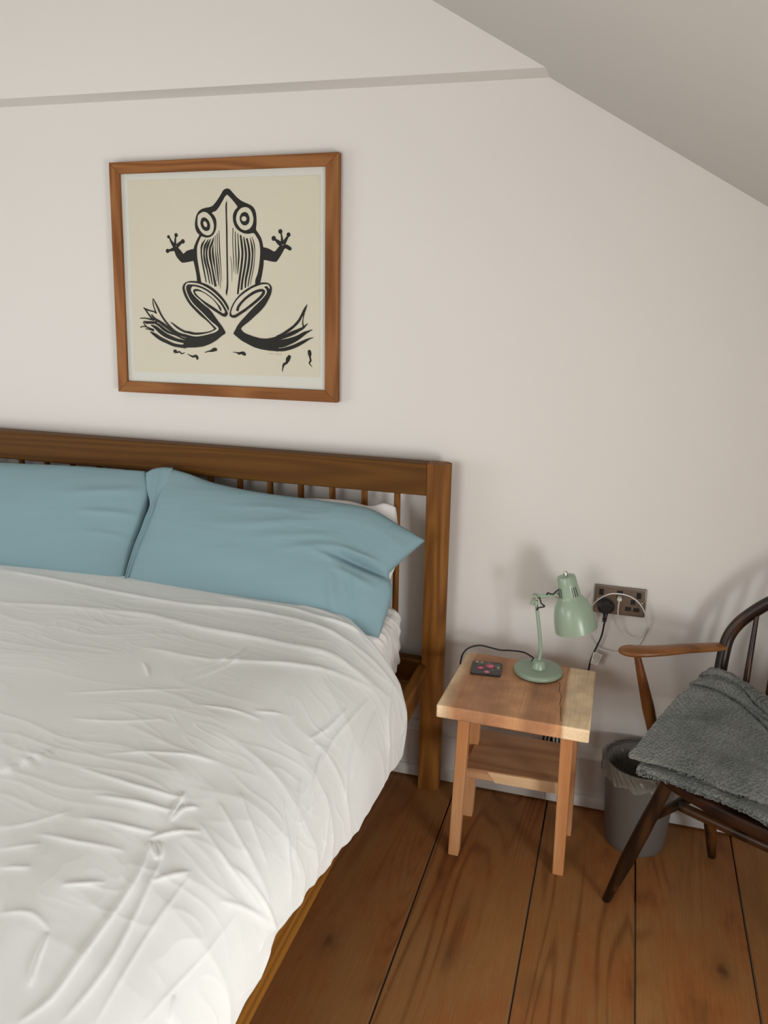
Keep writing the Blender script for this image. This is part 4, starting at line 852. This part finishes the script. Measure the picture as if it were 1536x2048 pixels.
# ------------------------------------------------------------------ coaster
ca = np.array([(-.361, -.228), (-.271, -.221), (-.281, -.138), (-.371, -.151)])
cc = ca.mean(0); ang = math.atan2(ca[1][1] - ca[0][1], ca[1][0] - ca[0][0])
co = thing('coaster', (cc[0], cc[1], TZ), 'square dark coaster printed with pink flowers, lying on the bedside table', 'coaster')
mb = MB()
hs = .0435; rr = .007; pts = []
for qx, qy, a0 in ((1, 1, 0), (-1, 1, 90), (-1, -1, 180), (1, -1, 270)):
    for k in range(5):
        a = math.radians(a0 + 22.5 * k); pts.append((qx * (hs - rr) + rr * math.cos(a), qy * (hs * .92 - rr) + rr * math.sin(a)))
def rot2(p): return (cc[0] + p[0] * math.cos(ang) - p[1] * math.sin(ang), cc[1] + p[0] * math.sin(ang) + p[1] * math.cos(ang))
mb.prism([rot2(p) for p in pts], 'z', TZ, TZ + .007)
mb.build('coaster_board', plain('coaster_charcoal', srgb(52, 48, 46), .3), co, bevel=.001)
def petals(mb, c0, r0, n, z, ph=0.0, inner=.45, sq=1.0):
    ps = []
    for k in range(n * 4):
        a = 2 * math.pi * k / (n * 4) + ph
        r_ = r0 * (inner + (1 - inner) * (.5 + .5 * math.cos(a * n - ph * n)) ** .6)
        ps.append(rot2((c0[0] + r_ * math.cos(a), c0[1] + r_ * sq * math.sin(a))))
    mb.add([(p[0], p[1], z) for p in ps], [tuple(range(len(ps)))])
PINK = plain('coaster_pink', srgb(206, 72, 110), .3); PINK2 = plain('coaster_light_pink', srgb(228, 130, 150), .3)
LEAF = plain('coaster_leaf', srgb(96, 116, 98), .3); CREAM = plain('coaster_cream', srgb(214, 200, 160), .3)
zz = TZ + .0073
mb = MB()
for c0, r0, ph in (((.004, .026), .014, .3), ((.030, .018), .013, 1.0), ((-.018, .024), .012, .2), ((.034, -.004), .010, .6), ((.018, -.012), .010, 1.2)): petals(mb, c0, r0, 5, zz, ph, .2)
mb.build('leaf_print', LEAF, co, recalc=False)
for c0, r0, n_, m_, dz in (((.010, .010), .0165, 9, PINK, 2), ((.012, .011), .009, 7, PINK2, 3), ((-.016, -.006), .0120, 6, PINK, 2), ((-.016, -.007), .006, 5, PINK2, 3), ((.004, -.028), .0100, 6, PINK2, 2), ((-.030, .030), .0065, 5, CREAM, 2), ((-.016, .031), .0050, 5, CREAM, 2), ((.034, .006), .0055, 5, CREAM, 2)):
    mb = MB(); petals(mb, c0, r0, n_, zz + .0002 * dz, .4, .55); mb.build('flower_print', m_, co, recalc=False)

# ------------------------------------------------------------------ desk lamp
LX, LY = -.1755, -.158
lamp = thing('desk_lamp', (LX, LY, TZ), 'sage green metal desk lamp on the bedside table', 'lamp')
mb = MB(); mb.lathe([(.062, .000), (.066, .002), (.0660, .0035)], (LX, LY, TZ), seg=56); mb.build('base_pad', M['rubber'], lamp, smooth=40)
mb = MB(); mb.lathe([(.067, .0035), (.0695, .006), (.0695, .013), (.0675, .0165), (.062, .0185), (.03, .0195), (.0005, .020)], (LX, LY, TZ), seg=64); mb.build('base', M['green'], lamp, smooth=50)
mb = MB(); mb.lathe([(.0235, .0185), (.0225, .024), (.0185, .034), (.0165, .039), (.013, .0415), (.0005, .042)], (LX, LY, TZ), seg=32); mb.build('boss', M['green'], lamp, smooth=50)
stem = smooth_path([(LX, LY, TZ + .035), (-.1725, LY, .575), (-.1765, LY, .614), (-.186, LY, .675), (-.1955, LY, .728)], 6)
mb = MB(); mb.tube(stem, .0052, 16); mb.build('stem', M['green'], lamp, smooth=40)
J = Vector((-.1995, LY, .738))
mb = MB(); mb.lathe([(.0065, -.011), (.0085, -.010), (.0085, .010), (.0065, .011)], J, (0, 1, 0), 24); j1 = mb.build('elbow_joint', M['green'], lamp, bevel=.001, smooth=40)
mb = MB(); mb.lathe([(.0045, -.0125), (.0045, -.0105)], J, (0, 1, 0), 16); mb.build('screw', M['chrome'], j1, smooth=40)
mb = MB(); mb.lathe([(.0062, -.024), (.0062, .0)], J, Vector((.01, 0, .012)) * 0 + Vector((.25, 0, .97)), 20); mb.build('elbow_collar', M['green'], lamp, smooth=40)
AE = Vector((-.141, LY, .752))
mb = MB(); mb.tube([J, J.lerp(AE, .45), AE], [.0062, .0050, .0045], 16); mb.build('arm', M['green'], lamp, smooth=40)
mb = MB(); mb.lathe([(.0050, -.0105), (.0075, -.0095), (.0075, .0095), (.0050, .0105)], AE + Vector((.002, 0, -.002)), (0, 1, 0), 24); j2 = mb.build('shade_joint', M['green'], lamp, smooth=40)
mb = MB(); mb.lathe([(.0038, -.0125), (.0038, -.0100)], AE + Vector((.002, 0, -.002)), (0, 1, 0), 16); mb.build('screw', M['chrome'], j2, smooth=40)
# shade, turned about its tilted axis
A0 = Vector((-.1185, LY, .8120)); A1 = Vector((-.0785, LY, .6575)); AX = (A1 - A0).normalized(); LN = (A1 - A0).length
prof = [(.0005, 0), (.018, .0), (.0235, .0015), (.0255, .005), (.0272, .030), (.0300, .058), (.0312, .0625), (.0350, .0680), (.0412, .0765), (.0478, .0885), (.0525, .1035), (.0558, .120), (.0578, .137), (.0587, .150), (.0588, LN), (.0578, LN), (.0570, .137), (.0545, .120), (.0465, .089), (.0300, .063), (.0262, .030), (.0245, .006), (.0005, .003)]
mb = MB(); mb.lathe(prof, A0, AX, 64, cap0=False, cap1=False); shade = mb.build('shade', M['green'], lamp, smooth=40)
ref = Vector((0, 1, 0)); e1 = (ref - AX * ref.dot(AX)).normalized(); e2 = AX.cross(e1)
def slit(az):
    """a ventilation slit in the neck of the shade"""
    dr = e1 * math.cos(az) + e2 * math.sin(az); tn = AX.cross(dr)
    mb = MB(); q0 = A0 + AX * .030 + dr * .0269; q1 = A0 + AX * .0575 + dr * .0297
    vs_ = []
    for q in (q0, q1):
        for sgn in (-1, 1):
            for dd in (-.0012, .0010): vs_.append(q + tn * (sgn * .0010) + dr * dd)
    mb.add(vs_, [(0, 1, 3, 2), (4, 6, 7, 5), (0, 4, 5, 1), (2, 3, 7, 6), (1, 5, 7, 3), (0, 2, 6, 4)])
    mb.build('vent_slit', M['black'], shade)
cv = Vector(CAM_POS) - (A0 + AX * .045); az0 = math.atan2(cv.dot(e2), cv.dot(e1))
sgn = 1 if (e2 * math.cos(az0) - e1 * math.sin(az0)).x > 0 else -1
for dg in (17, 30, 43, -48, -61, -74, 112, 125, 138, 180, 193, 206): slit(az0 + sgn * math.radians(dg))
mb = MB(); mb.lathe([(.0005, -.012), (.0050, -.012), (.0058, -.010), (.0058, .001)], A0, AX, 20); mb.build('switch_knob', M['chrome'], lamp, smooth=40)
mb = MB(); mb.lathe([(.012, .10), (.020, .115), (.024, .128), (.020, .142), (.0005, .147)], A0, AX, 24); mb.build('bulb', plain('frosted_bulb', (.8, .8, .78, 1), .3), lamp, smooth=60)
# cords
mb = MB(); mb.tube(smooth_path([(-.186, LY - .008, .742), (-.182, LY - .010, .733), (-.178, LY - .012, .725), (-.169, LY - .013, .719), (-.180, LY - .012, .714), (-.188, LY - .009, .709), (-.190, LY - .006, .702)], 5), .0021, 10)
mb.build('cord_loop', M['cord'], lamp, smooth=50)
mb = MB(); mb.tube(smooth_path([(-.166, LY - .007, .752), (-.163, LY - .010, .759), (-.155, LY - .011, .757), (-.147, LY - .011, .759), (-.141, LY - .010, .766), (-.134, LY - .008, .771)], 5), .0021, 10)
mb.build('cord_loop', M['cord'], lamp, smooth=50)
mb = MB(); mb.tube(smooth_path(LAMP_CORD + [(-.404, -.074, .452), (-.36, -.066, .444), (-.28, -.062, .440), (-.20, -.060, .436)], 6), .0025, 10)
mb.build('mains_cord', M['cord'], lamp, smooth=50)

# ------------------------------------------------------------------ wall socket
sx0, sx1, sz0, sz1 = -.0405, .1045, .6545, .7415
so_ = thing('wall_socket', ((sx0 + sx1) / 2, 0, sz0), 'brushed metal double wall socket above the bedside table', 'socket')
mb = MB(); mb.box(sx0, sx1, -.0075, 0, sz0, sz1); mb.build('plate', M['bronze'], so_, bevel=.003, seg=3)
for key, hw, hh in (('sw1', .0062, .0095), ('sw2', .0062, .0095)):
    x, y, z = SOCK[key]
    mb = MB(); mb.hexa([(x - hw, -.0070, z - hh), (x + hw, -.0070, z - hh), (x + hw, -.0070, z + hh), (x - hw, -.0070, z + hh)], [(x - hw, -.0088, z - hh), (x + hw, -.0088, z - hh), (x + hw, -.0112, z + hh), (x - hw, -.0112, z + hh)])
    mb.build('rocker_switch', M['black'], so_, bevel=.0007)
x, y, z = SOCK['usb']
for zz_ in (z + .001, z - .0135):
    mb = MB(); mb.box(x - .0085, x + .0085, -.0084, -.0068, zz_ - .0045, zz_ + .0045); mb.build('usb_port', M['black'], so_, bevel=.0006)
for (key, hw, hh) in (('e', .0064, .0074), ('l', .0084, .0062), ('n', .0084, .0062)):
    x, y, z = SOCK[key]
    mb = MB(); mb.box(x - hw, x + hw, -.0084, -.0068, z - hh, z + hh); mb.build('pin_hole', M['black'], so_, bevel=.0012)
for x in (sx0 + .010, sx1 - .010):
    mb = MB(); mb.lathe([(.0028, .0070), (.0028, .0082), (.0005, .0086)], (x, 0, (sz0 + sz1) / 2), (0, -1, 0), 14); mb.build('screw', M['chrome'], so_, smooth=40)

# black plug with its cord, tag and loose loops behind the table
px, py, pz = SOCK['plug'][0] + .001, -.0075, SOCK['plug'][2]
pg = thing('mains_plug', (px, py, pz), 'black mains plug in the left half of the wall socket, cord hanging down', 'plug')
mb = MB()
prof_pts = []
for k in range(24):
    a = 2 * math.pi * k / 24
    r_ = .0245 + .0015 * math.cos(2 * a)
    prof_pts.append((r_ * math.cos(a), r_ * 1.02 * math.sin(a) if math.sin(a) > 0 else r_ * .92 * math.sin(a)))
for (y0, s0), (y1, s1) in (((-.0082, .96), (-.020, 1.0)), ((-.020, 1.0), (-.030, .84)), ((-.030, .84), (-.034, .60))):
    n = 24
    mb.add([(px + p[0] * s0, y0, pz + p[1] * s0) for p in prof_pts] + [(px + p[0] * s1, y1, pz + p[1] * s1) for p in prof_pts], [(i, (i + 1) % n, n + (i + 1) % n, n + i) for i in range(n)])
mb.add([(px + p[0] * .60, -.034, pz + p[1] * .60) for p in prof_pts], [tuple(range(24))])
mb.add([(px + p[0] * .96, -.0082, pz + p[1] * .96) for p in prof_pts], [tuple(range(24))])
mb.build('plug_body', M['black'], pg, smooth=50)
mb = MB(); mb.tube([(px + .001, -.024, pz - .014), (px + .001, -.027, pz - .024), (px, -.031, pz - .034), (px, -.034, pz - .041)], [.0085, .0066, .0056, .0050], 16); mb.build('cord_grip', M['black'], pg, smooth=40)
for k in range(3):
    q = Vector((px, -.030 - .0016 * k, pz - .031 - .0042 * k)); mb = MB(); mb.tube([q, q + Vector((0, -.0006, -.0018))], .0072, 14); mb.build('grip_rib', M['black'], pg, smooth=40)
tail = BLACK_CABLE + [(-.052, -.040, .41), (-.075, -.060, .33)]
loop = []
for k in range(30):                                   # slack hanging in loops behind the table
    a = k / 30 * 2 * math.pi * 3.2 + .9
    loop.append((-.112 - .0012 * k + .016 * math.cos(a), -.036 + .0002 * k, .222 + .046 * math.sin(a)))
mb = MB(); mb.tube(smooth_path(tail, 6) + smooth_path([tail[-1]] + loop, 3)[1:], .0028, 10); mb.build('cord', M['cord'], pg, smooth=50)
# paper tag folded round the cord
tg = np.array(TAG); rows_ = []
for i in range(13):
    s = i / 12; row = []
    for j in range(9):
        t = j / 8
        p = tg[0] * (1 - s) * (1 - t) + tg[1] * s * (1 - t) + tg[2] * s * t + tg[3] * (1 - s) * t
        row.append((p[0], p[1] - .004 - .007 * math.sin(s * 2.2) + .003 * math.sin(t * 3), p[2] + .002 * math.sin(s * 4)))
    rows_.append(row)
tgo = grid_mesh('cord_tag', np.array(rows_), plain('tag_paper', srgb(214, 210, 202), .6), pg)
sd_ = tgo.modifiers.new('paper', 'SOLIDIFY'); sd_.thickness = .0006
R_ = np.array(rows_)
for j, (a, b) in enumerate(((2, 10), (2, 9), (1, 10), (2, 10), (3, 9), (2, 8))):
    mb = MB(); t = 1 + j * 1.15; j0 = int(t); fr_ = t - j0
    pts_ = [R_[i, j0] * (1 - fr_) + R_[i, min(j0 + 1, 8)] * fr_ + np.array([0, -.0010, .0012 * math.sin(i * 1.3 + j)]) for i in range(a, b + 1)]
    mb.tube([tuple(p) for p in pts_], .0008, 6); mb.build('tag_print', plain('tag_grey_print', srgb(128, 122, 114), .8), pg, smooth=60)

# white charging cable
wc = thing('charging_cable', SOCK['usb2'], 'thin white charging cable looped below the wall socket', 'cable')
x, y, z = SOCK['usb2']
mb = MB(); mb.box(x - .0062, x + .0062, -.031, -.0080, z - .0062, z + .0022); mb.build('usb_connector', M['white_plastic'], wc, bevel=.0012)
mb = MB(); mb.tube(smooth_path([(x, -.030, z - .002)] + WHITE_CABLE, 6), .0017, 10); mb.build('cable', M['white_plastic'], wc, smooth=60)

# ------------------------------------------------------------------ waste bin with liner
BX, BY = .137, -.130
bn = thing('waste_bin', (BX, BY, 0), 'grey plastic waste bin on the floor behind the chair leg', 'bin')
mb = MB(); mb.lathe([(.0005, .003), (.080, .003), (.0835, .0), (.0855, .003), (.0875, .02), (.0965, .16), (.1025, .262), (.1025, .268), (.0985, .268), (.094, .16), (.084, .012), (.0005, .010)], (BX, BY, 0), seg=64, cap0=False, cap1=False)
mb.build('bin_body', M['bin'], bn, smooth=45)
mb = MB(); mb.lathe([(.1024, .258), (.1062, .259), (.1068, .264), (.1062, .269), (.1024, .2695)], (BX, BY, 0), seg=64, cap0=False, cap1=False); mb.build('rim', M['bin'], bn, smooth=60)
nu, nv = 200, 40
P = np.zeros((nu, nv, 3))
av = 2 * np.pi * np.arange(nu)[:, None] / nu + 0 * np.arange(nv)[None]; tv_ = np.arange(nv)[None] / (nv - 1) + 0 * av
cx, cy = np.cos(av), np.sin(av)
n1_ = pnoise(cx * 3 + 5, cy * 3 + tv_ * 2.5, 61); n2_ = pnoise(cx * 9 + 2, cy * 9 + tv_ * 6, 62); n3_ = np.clip(ridged(cx * 7 + tv_ * 3, cy * 7 - tv_ * 2, 63), 0, 1) ** 3
out_ = tv_ < .5; q = np.where(out_, tv_ / .5, (tv_ - .5) / .5)
flare = .1082 + .006 * n3_ + .004 * np.clip(n1_ + .2, 0, 1)
r1 = flare - (.001) * q; h1 = .272 - (.046 + .016 * n1_) * (1 - q)
qq_ = np.clip(q * 5, 0, 1); r2 = flare * (1 - qq_) + qq_ * (.0965 - .020 * q) - .006 * n3_ * qq_ - .004 * np.abs(n2_) * qq_; h2 = .274 + .004 * np.sin(qq_ * np.pi) - .13 * q
rr_ = np.where(out_, r1, r2); hh_ = np.where(out_, h1, h2) + .003 * n2_
P[..., 0] = BX + rr_ * cx; P[..., 1] = BY + rr_ * cy; P[..., 2] = hh_
ln_ = grid_mesh('bin_liner', P, M['liner'], None, closed_u=True)
tag(ln_, 'crumpled clear plastic liner folded over the rim of the grey bin', 'liner')

# ------------------------------------------------------------------ windsor armchair
e_ = np.array([.89, -.454]); e_ /= np.linalg.norm(e_); b_ = np.array([-e_[1], e_[0]])
CC = np.array([.474, -.373])
chair = thing('armchair', (CC[0], CC[1], 0), 'dark wooden hoop-back armchair with worn golden arms, under the grey blanket', 'chair')
def ch(e, b, z): p = CC + e_ * e + b_ * b; return (float(p[0]), float(p[1]), z)
half = [(0, -.256), (.06, -.254), (.13, -.243), (.19, -.229), (.232, -.214), (.258, -.188), (.272, -.12), (.276, -.02), (.268, .08), (.240, .150), (.18, .192), (.09, .210)]
outl = [(-p[0], p[1]) for p in half[::-1]][:-1] + half + [(0, .213)]
outl = [tuple(q) for q in catmull(outl + [outl[0]], np.linspace(0, len(outl), len(outl) * 3 + 1))[:-1]]
n = len(outl); mb = MB()
levels = [(.965, .398), (.995, .404), (1.0, .414), (.995, .426), (.975, .430), (.80, .424), (.40, .420)]
vs_ = []
for sc_, z in levels: vs_ += [ch(p[0] * sc_, p[1] * sc_, z) for p in outl]
fs_ = []
for k in range(len(levels) - 1): fs_ += [(k * n + i, k * n + (i + 1) % n, (k + 1) * n + (i + 1) % n, (k + 1) * n + i) for i in range(n)]
fs_ += [tuple(range(n))[::-1], tuple(range((len(levels) - 1) * n, len(levels) * n))]
mb.add(vs_, fs_); mb.build('seat', M['chair_dark_x'], chair, smooth=45)
def leg(p0, p1, r0, r1, rm, nm='leg', mat='chair_dark', par=chair):
    p0 = Vector(p0); p1 = Vector(p1)
    mb = MB(); mb.tube([p0.lerp(p1, t) for t in (0, .12, .35, .6, .85, 1)], [r0, r0 + (rm - r0) * .35, rm * .96, rm, r1 + (rm - r1) * .4, r1], 18)
    return mb.build(nm, M[mat], par, smooth=50)
LA0, LA1 = Vector((.067, -.416, 0)), Vector((.185, -.440, .408))
LB0, LB1 = Vector((.354, -.142, 0)), Vector((.286, -.262, .408))
def mirror(p):
    q = np.array(p[:2]) - CC; e = q @ e_; b = q @ b_; return Vector(ch(-e, b, p[2]))
leg(LA0, LA1, .0105, .0160, .0195, mat='chair_leg'); leg(LB0, LB1, .0115, .0150, .0185, mat='chair_leg')
leg(mirror(LA0), mirror(LA1), .0105, .0160, .0195, mat='chair_leg'); leg(mirror(LB0), mirror(LB1), .0115, .0150, .0185, mat='chair_leg')
SA, SB = LA0.lerp(LA1, .69), LB0.lerp(LB1, .66)
leg(SA, SB, .0095, .0095, .0135, 'stretcher'); leg(mirror(SA), mirror(SB), .0095, .0095, .0135, 'stretcher')
SM = SA.lerp(SB, .45)
leg(SM, mirror(SM), .0125, .0125, .0150, 'stretcher')
# hoop back in a reclined plane
BP0 = np.array([.31, -.12, .64]); BE = np.array([e_[0], e_[1], 0]); BU = np.array([b_[0] * .22, b_[1] * .22, 1.0])
HW = .255
hoop_h = [(.012, -.218), (.008, -.10), (.005, -.02), (.008, .032), (.025, .074), (.051, .109), (.089, .149), (.135, .184), (.190, .208), (HW, .217)]
hoop = hoop_h + [(2 * HW - p[0], p[1]) for p in hoop_h[::-1][1:]]
def bp(q): return tuple(BP0 + BE * q[0] + BU * q[1])
mb = MB(); mb.tube([bp(q) for q in smooth_path(hoop, 5)], .0160, 16, squash=(1.05, .95)); mb.build('hoop', M['chair_dark'], chair, smooth=50)
hp = np.array(smooth_path(hoop_h, 8))
for k, xe in enumerate((.066, .129, .192, .255, .318, .381, .444)):
    xt = xe if xe <= HW else 2 * HW - xe
    h = float(np.interp(xt, hp[:, 0], hp[:, 1]))
    fan = (xe - HW) * -.10
    a = Vector(bp((xe + fan, -.219))); b = Vector(bp((xe, h)))
    mb = MB(); mb.tube([a, a.lerp(b, .45), b], [.0068, .0088, .0058], 12); mb.build('spindle', M['chair_dark'], chair, smooth=50)
# arms
TIP = np.array([.043, -.262, .660]); END = np.array([.312, -.118, .645])
def arm(fl):
    q = [TIP + [-.006, 0, -.001], TIP + [.018, -.002, .0005], TIP + [.055, .002, .002], TIP + [.11, .022, .004], TIP + [.17, .060, .002], TIP + [.225, .102, -.006], END]
    q = [Vector(p) if not fl else mirror(p) for p in q]
    mb = MB(); mb.tube(smooth_path([tuple(p) for p in q], 5), list(np.interp(np.linspace(0, 6, 31), [0, .2, .5, .9, 1.3, 2, 3.5, 5, 6], [.003, .0095, .0150, .0190, .0205, .0195, .0172, .0155, .0140])), 20, squash=(.66, 1.30))
    mb.build('arm', M['chair_arm'], chair, smooth=60)
    t0 = Vector(TIP + [.042, .004, -.008]); t1 = Vector((.148, -.232, .424))
    if fl: t0 = mirror(t0); t1 = mirror(t1)
    mb = MB(); mb.tube([t1, t1.lerp(t0, .3), t1.lerp(t0, .7), t0], [.0150, .0165, .0125, .0085], 16); mb.build('arm_post', M['chair_post'], chair, smooth=50)
arm(False); arm(True)

# ------------------------------------------------------------------ folded fleece blanket on the seat
blanket = thing('blanket', (.36, -.42, .432), 'thick grey fleece blanket folded on the seat of the armchair', 'blanket')
def fleece_sheet(name, RW, creases, nu=300, nv=260, ev=None, seed=0, amp=1.0):
    RW = np.array(RW, float); R_, C_ = RW.shape[:2]
    tu = np.linspace(0, C_ - 1, nu); tv = np.linspace(0, R_ - 1, nv)
    tmp = np.stack([catmull(RW[i], tu) for i in range(R_)], 0)
    G = np.stack([catmull(tmp[:, j], tv) for j in range(nu)], 0)
    d1 = np.gradient(G, axis=0); d2 = np.gradient(G, axis=1); nn = np.cross(d1, d2); nn /= np.linalg.norm(nn, axis=-1)[..., None] + 1e-9
    if nn[nu // 2, nv // 2, 2] < 0: nn = -nn
    su = np.linspace(0, 1, nu)[:, None] + 0 * tv[None]; sv = tv[None] / (R_ - 1) + 0 * su
    lu = np.concatenate([[0], np.cumsum(np.linalg.norm(np.diff(G[:, nv // 2], axis=0), axis=1))])[:, None] + 0 * sv
    lv = np.concatenate([[0], np.cumsum(np.linalg.norm(np.diff(G[nu // 3], axis=0), axis=1))])[None] + 0 * su
    h = .006 * pnoise(lu * 14, lv * 14, 71 + seed) + .003 * pnoise(lu * 45, lv * 45, 72 + seed) + .0022 * pnoise(lu * 160, lv * 160, 73 + seed) + .0014 * pnoise(lu * 330, lv * 330, 74 + seed)
    pa, pb = (lu * .8 + lv) * 300, (lu * .8 - lv) * 300                               # waffle dimples
    h = h - .0024 * np.clip(np.sin(pa) * np.sin(pb) - .1, 0, 1) * np.clip(.75 + 1.2 * pnoise(lu * 9, lv * 9, 75 + seed), .15, 1)
    for c0, sl, w_, am, u0, u1 in creases:
        c_ = c0 + sl * su
        h = h + am * np.exp(-((sv - c_) / w_) ** 2) * np.clip((su - u0) / .08, 0, 1) * np.clip((u1 - su) / .08, 0, 1)
    edge = np.clip(su / .03, .2, 1)
    G = G + nn * (h * amp * edge)[..., None]
    ob = grid_mesh(name, G, M['fleece'], blanket)
    uvl = ob.data.uv_layers.new(name='uv')
    li = np.zeros(len(ob.data.loops), np.int32); ob.data.loops.foreach_get('vertex_index', li)
    uvl.data.foreach_set('uv', (np.stack([lu.ravel()[li], lv.ravel()[li]], 1) * 3.0).astype(np.float32).ravel())
    sdm = ob.modifiers.new('pile', 'SOLIDIFY'); sdm.thickness = .005; sdm.offset = -1
    return ob
low = [(.104, -.480), (.181, -.500), (.279, -.536), (.350, -.572), (.383, -.598), (.459, -.625), (.60, -.60)]
def off(p, d, z): return (p[0] + d * .45, p[1] + d * .89, z)
fleece_sheet('lower_fold', [[off(p, .14, .4375) for p in low], [off(p, .010, .4365) for p in low], [off(p, .001, .443) for p in low], [off(p, -.002, .448) for p in low], [off(p, .006, .4555) for p in low], [off(p, .03, .4575) for p in low], [off(p, .14, .4575) for p in low]],
             [], 300, 150, seed=5, amp=.7)
UP = [[(.275, -.200, .462), (.310, -.190, .462), (.360, -.200, .462), (.420, -.220, .462), (.470, -.22, .462), (.54, -.22, .462), (.60, -.24, .462)],
      [(.120, -.425, .463), (.190, -.440, .463), (.256, -.460, .463), (.309, -.490, .463), (.396, -.515, .463), (.470, -.57, .464), (.60, -.55, .464)],
      [(.091, -.466, .465), (.182, -.479, .465), (.248, -.499, .465), (.301, -.531, .465), (.389, -.553, .465), (.465, -.60, .465), (.61, -.58, .465)],
      [(.082, -.472, .482), (.178, -.490, .480), (.245, -.509, .477), (.297, -.541, .477), (.385, -.563, .477), (.463, -.606, .477), (.62, -.585, .477)],
      [(.100, -.456, .500), (.187, -.462, .500), (.262, -.480, .500), (.318, -.508, .500), (.392, -.535, .498), (.472, -.578, .495), (.62, -.56, .495)],
      [(.139, -.404, .541), (.223, -.378, .541), (.303, -.394, .541), (.365, -.438, .538), (.412, -.484, .532), (.488, -.520, .525), (.62, -.51, .52)],
      [(.186, -.355, .586), (.251, -.322, .586), (.315, -.328, .584), (.377, -.380, .574), (.425, -.428, .560), (.490, -.450, .545), (.62, -.45, .54)],
      [(.232, -.308, .622), (.277, -.284, .622), (.324, -.296, .618), (.378, -.345, .594), (.430, -.370, .572), (.500, -.360, .552), (.62, -.38, .55)],
      [(.266, -.266, .645), (.297, -.276, .645), (.340, -.300, .632), (.380, -.318, .603), (.434, -.330, .578), (.502, -.320, .558), (.62, -.34, .55)],
      [(.280, -.240, .610), (.312, -.238, .610), (.362, -.248, .600), (.420, -.262, .575), (.470, -.27, .555), (.54, -.27, .535), (.62, -.30, .53)],
      [(.278, -.212, .470), (.312, -.205, .470), (.362, -.215, .470), (.420, -.235, .470), (.470, -.235, .470), (.54, -.235, .470), (.62, -.26, .470)]]
fleece_sheet('upper_fold', UP, [(.735, -.05, .010, -.012, -.1, .60), (.685, -.16, .010, -.013, -.1, .62), (.71, -.10, .018, .005, -.1, .55), (.64, -.10, .016, .004, -.1, .6), (.60, .10, .012, -.007, .25, .9), (.50, .02, .03, .006, .0, .8), (.42, .06, .014, -.005, .3, 1.0)], 320, 320)
